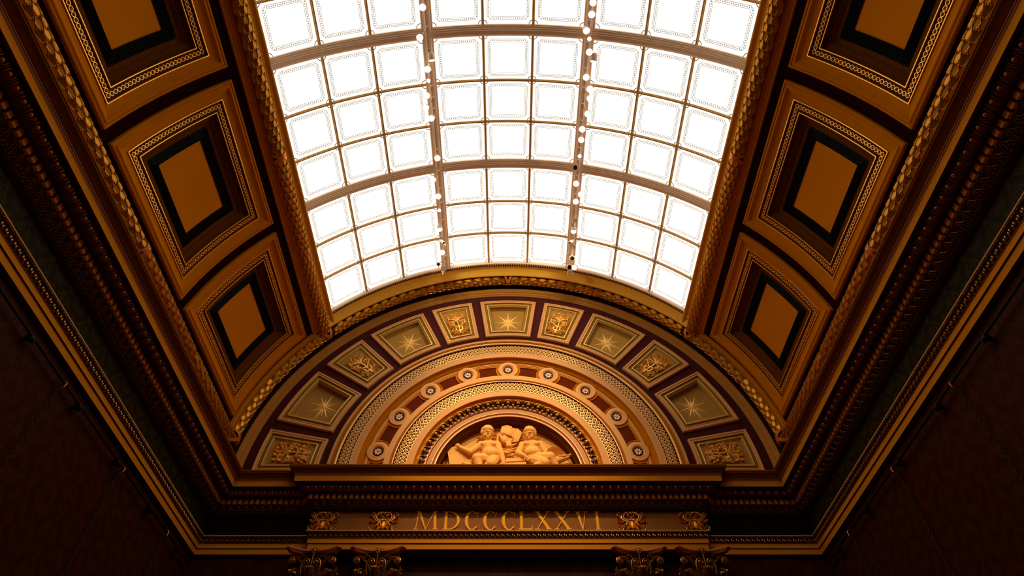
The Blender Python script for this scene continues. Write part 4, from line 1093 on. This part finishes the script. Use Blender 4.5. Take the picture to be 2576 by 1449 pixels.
ADP = MB().box((0, 0, 0), (.05, .10, .055)).mesh('adapter_box', WHITE, smooth=False)
def spot(Y, ph, aim, lit=True, label='small white track spotlight glowing warm under a skylight rib', group='lit track spotlights', sc=1.0):
    s = 1 if ph > 0 else -1; base = cyl(5.10, s * 16.4, Y - .10); hc = cyl(5.0, ph, Y)
    t = thing('track_spotlight', base, label, 'spotlight', group)
    d = (Vector(aim) - hc).normalized()
    M = frame(hc, d.orthogonal(), d) @ Matrix.Scale(sc, 4)
    hd = obj('lamp_head', HEAD, t, rel(t, M)); obj('lens', LENS if lit else LENSOFF, hd, Matrix())
    obj('adapter_box', ADP, t, rel(t, rot_apex(s * 16.4, Y - .10, 5.085)))
    MB().tube([base, (base + hc) / 2 + Vector((0, 0, -.01)), hc], .012, 6).build('arm', WHITE, t)
    return t
def beam(t, p, aim, watts, cone=44, col=(1.0, .74, .46)):
    ld = bpy.data.lights.new('beam', 'SPOT'); ld.energy = watts; ld.color = col; ld.spot_size = math.radians(cone); ld.spot_blend = .8; ld.shadow_soft_size = .05
    o = bpy.data.objects.new('beam', ld); COL.objects.link(o); o.parent = t
    d = (Vector(aim) - Vector(p)).normalized(); M = d.to_track_quat('-Z', 'Y').to_matrix().to_4x4(); M.translation = Vector(p); o.matrix_basis = rel(t, M)
rnd = random.Random(11)
def aim_cam(): return (rnd.uniform(-2.4, 2.4), rnd.uniform(-2.0, 3.0), rnd.uniform(.5, 3.0))
LS = [(3.29, -17.11), (3.79, -18.2), (4.37, -17.12), (4.87, -17.86), (5.09, -18.16), (5.32, -17.14), (6.19, -16.63), (6.67, -17.99), (7.09, -17.09), (7.89, -17.46), (8.57, -17.29)]
RS = [(3.21, 16.94), (3.41, 16.84), (3.68, 15.97), (4.06, 16.99), (4.53, 16.84), (4.73, 17.81), (4.91, 17.9), (5.22, 17.84), (5.56, 16.81), (5.78, 16.82), (6.79, 16.55), (7.03, 17.82), (7.23, 16.82), (7.96, 16.8), (8.99, 17.83)]
for Y, ph in LS + RS:
    t_ = spot(Y, ph, aim_cam() if Y not in (7.89, 7.96) else (ph * .05, 9.0, 8.0), True, 'white track spotlight glowing warm on the rib ' + ('ending at the junction box' if ph < 0 else 'ending at the box cameras'), 'lit track spotlights ' + ('ending at the junction box' if ph < 0 else 'ending at the box cameras'))
    if Y in (7.89, 7.96): beam(t_, cyl(4.92, ph, Y + .03), (0, 10.0, ZC + 3.6), 95, 120, (1.0, .80, .50))   # these two wash the crown of the lunette
for Y, ph, wy in ((4.58, -17.14, 'farther from the end wall'), (7.44, -17.19, 'nearer the end wall'), (3.83, 16.85, 'farther from the end wall'), (6.15, 16.77, 'nearer the end wall')): spot(Y, ph, aim_cam(), True, 'smaller warm spotlight ' + wy + SIDE[1 if ph > 0 else -1], 'small track spotlights', .62)
for Y, ph in ((4.17, -16.16), (4.17, 18.09)): t_ = spot(Y, ph, (math.copysign(.3, ph), 10.0, 8.4), True, 'track spotlight seen side-on, tilted at the end wall' + SIDE[1 if ph > 0 else -1], 'sideways track spotlights'); beam(t_, cyl(4.94, ph, Y + .08), (0, 10.1, 8.6), 1000)
spot(6.42, 15.97, (.4, 0, 1.6), False, 'unlit track spotlight with dark lens', None)
spot(8.88, -18.6, (-.3, 0, 1.6), False, 'small unlit spotlight with dark lens near the end wall', None, .8)
def bullet(Y, ph, d, label):
    c = cyl(5.0, ph, Y); t = thing('security_camera', cyl(5.12, ph, Y), label, 'camera')
    M = frame(c, Vector(d).orthogonal(), d)
    cb = obj('camera_body', MB().lathe([(0, -.10), (.028, -.10), (.032, -.09), (.032, .07), (.026, .075)], 12).mesh('camera_body', WHITE), t, rel(t, M))
    obj('lens', MB().lathe([(.027, .06), (.024, .085), (.0, .088)], 12).mesh('lens', GLASSBLK), cb, Matrix())
    MB().tube([cyl(5.13, ph, Y), c], .012, 6).build('bracket', WHITE, t)
    MB().loops([[cyl(5.125 - .0, ph + .55 * math.cos(a), Y + .05 * math.sin(a)) for a in [2 * PI * k / 12 for k in range(12)]], [cyl(5.105, ph + .55 * math.cos(a), Y + .05 * math.sin(a)) for a in [2 * PI * k / 12 for k in range(12)]]], True, True, True).build('base_plate', WHITE, t)
bullet(8.26, -17.14, (.5, -.2, -.85), 'white tube camera with black tip, angled across the rib with fewer cameras')
bullet(8.27, 16.52, (-.5, -.2, -.85), 'white tube camera with black tip, above the two box cameras')
def box_cam(Y, ph, label, sz=(.13, .11, .13)):
    c = cyl(4.97, ph, Y); t = thing('security_camera', cyl(5.12, ph - .4, Y - .22), label, 'camera')
    d = (Vector((0, 0, H)) - c).normalized(); M = frame(c, (1, 0, 0), d)
    lp = []
    for z, k in ((-.07, .8), (-.06, 1), (.05, 1), (.065, .86)):
        lp.append([(sz[0] / 2 * k * math.copysign(abs(math.cos(a)) ** .45, math.cos(a)), sz[1] / 2 * k * math.copysign(abs(math.sin(a)) ** .45, math.sin(a)), z) for a in [2 * PI * i / 20 for i in range(20)]])
    cb = obj('camera_body', MB().loops(lp, True, True, True).mesh('camera_body', WHITE), t, rel(t, M))
    obj('lens_ring', MB().lathe([(.046, .06), (.046, .075), (.036, .078), (.032, .068)], 18).mesh('lens_ring', GLASSBLK), cb, Matrix())
    obj('lens', MB().lathe([(.034, .06), (.028, .074), (.0, .08)], 18).mesh('lens', SHAFT), cb, Matrix())
    MB().tube([cyl(5.12, ph - .4, Y - .22), cyl(5.02, ph - .2, Y - .1), c], .016, 8).build('bracket', WHITE, t)
    MB().lathe([(0, 0), (.07, 0), (.07, .02), (0, .022)], 18, frame(cyl(5.13, ph - .4, Y - .22), (1, 0, 0), -cyl(1, ph, 0) + Vector((0, 0, ZC)))).build('base_plate', WHITE, t)
box_cam(8.71, 17.1, 'white box camera with large dark lens on an arm, farther from end wall')
box_cam(8.98, 16.55, 'white box camera with amber lens beside a small glowing lamp')
def wall_box(Y, ph, label, sz, lens):
    c = cyl(5.03, ph, Y); t = thing('sensor_box', c, label, 'box')
    d = (Vector((0, 0, H)) - c).normalized(); M = frame(c, (1, 0, 0), d)
    b = MB().loops([[(u * sz[0] / 2 * k, v * sz[1] / 2 * k, z) for u, v in ((-1, -1), (1, -1), (1, 1), (-1, 1))] for z, k in ((-sz[2] / 2, 1), (sz[2] / 2 - .01, 1), (sz[2] / 2, .9))], True, True, True)
    obj('housing', b.mesh('housing', WHITE, False), t, rel(t, M))
    if lens: obj('lens', MB().lathe([(.042, sz[2] / 2 - .005), (.04, sz[2] / 2 + .008), (.026, sz[2] / 2 + .004), (0, sz[2] / 2 + .002)], 16).mesh('lens', BAR), t, rel(t, M))
    else: MB().tube([c + Vector((0, .02, -.06)), c + Vector((0, .05, -.15))], .012, 6).build('cable_gland', WHITE, t)
wall_box(9.19, 16.69, 'square white box with round amber sensor at the rib end', (.12, .12, .07), True)
wall_box(9.06, -17.4, 'plain white oblong junction box at the rib end', (.10, .17, .08), False)
wall_box(7.72, 16.91, 'grey-fronted square box on the track', (.11, .10, .08), False)
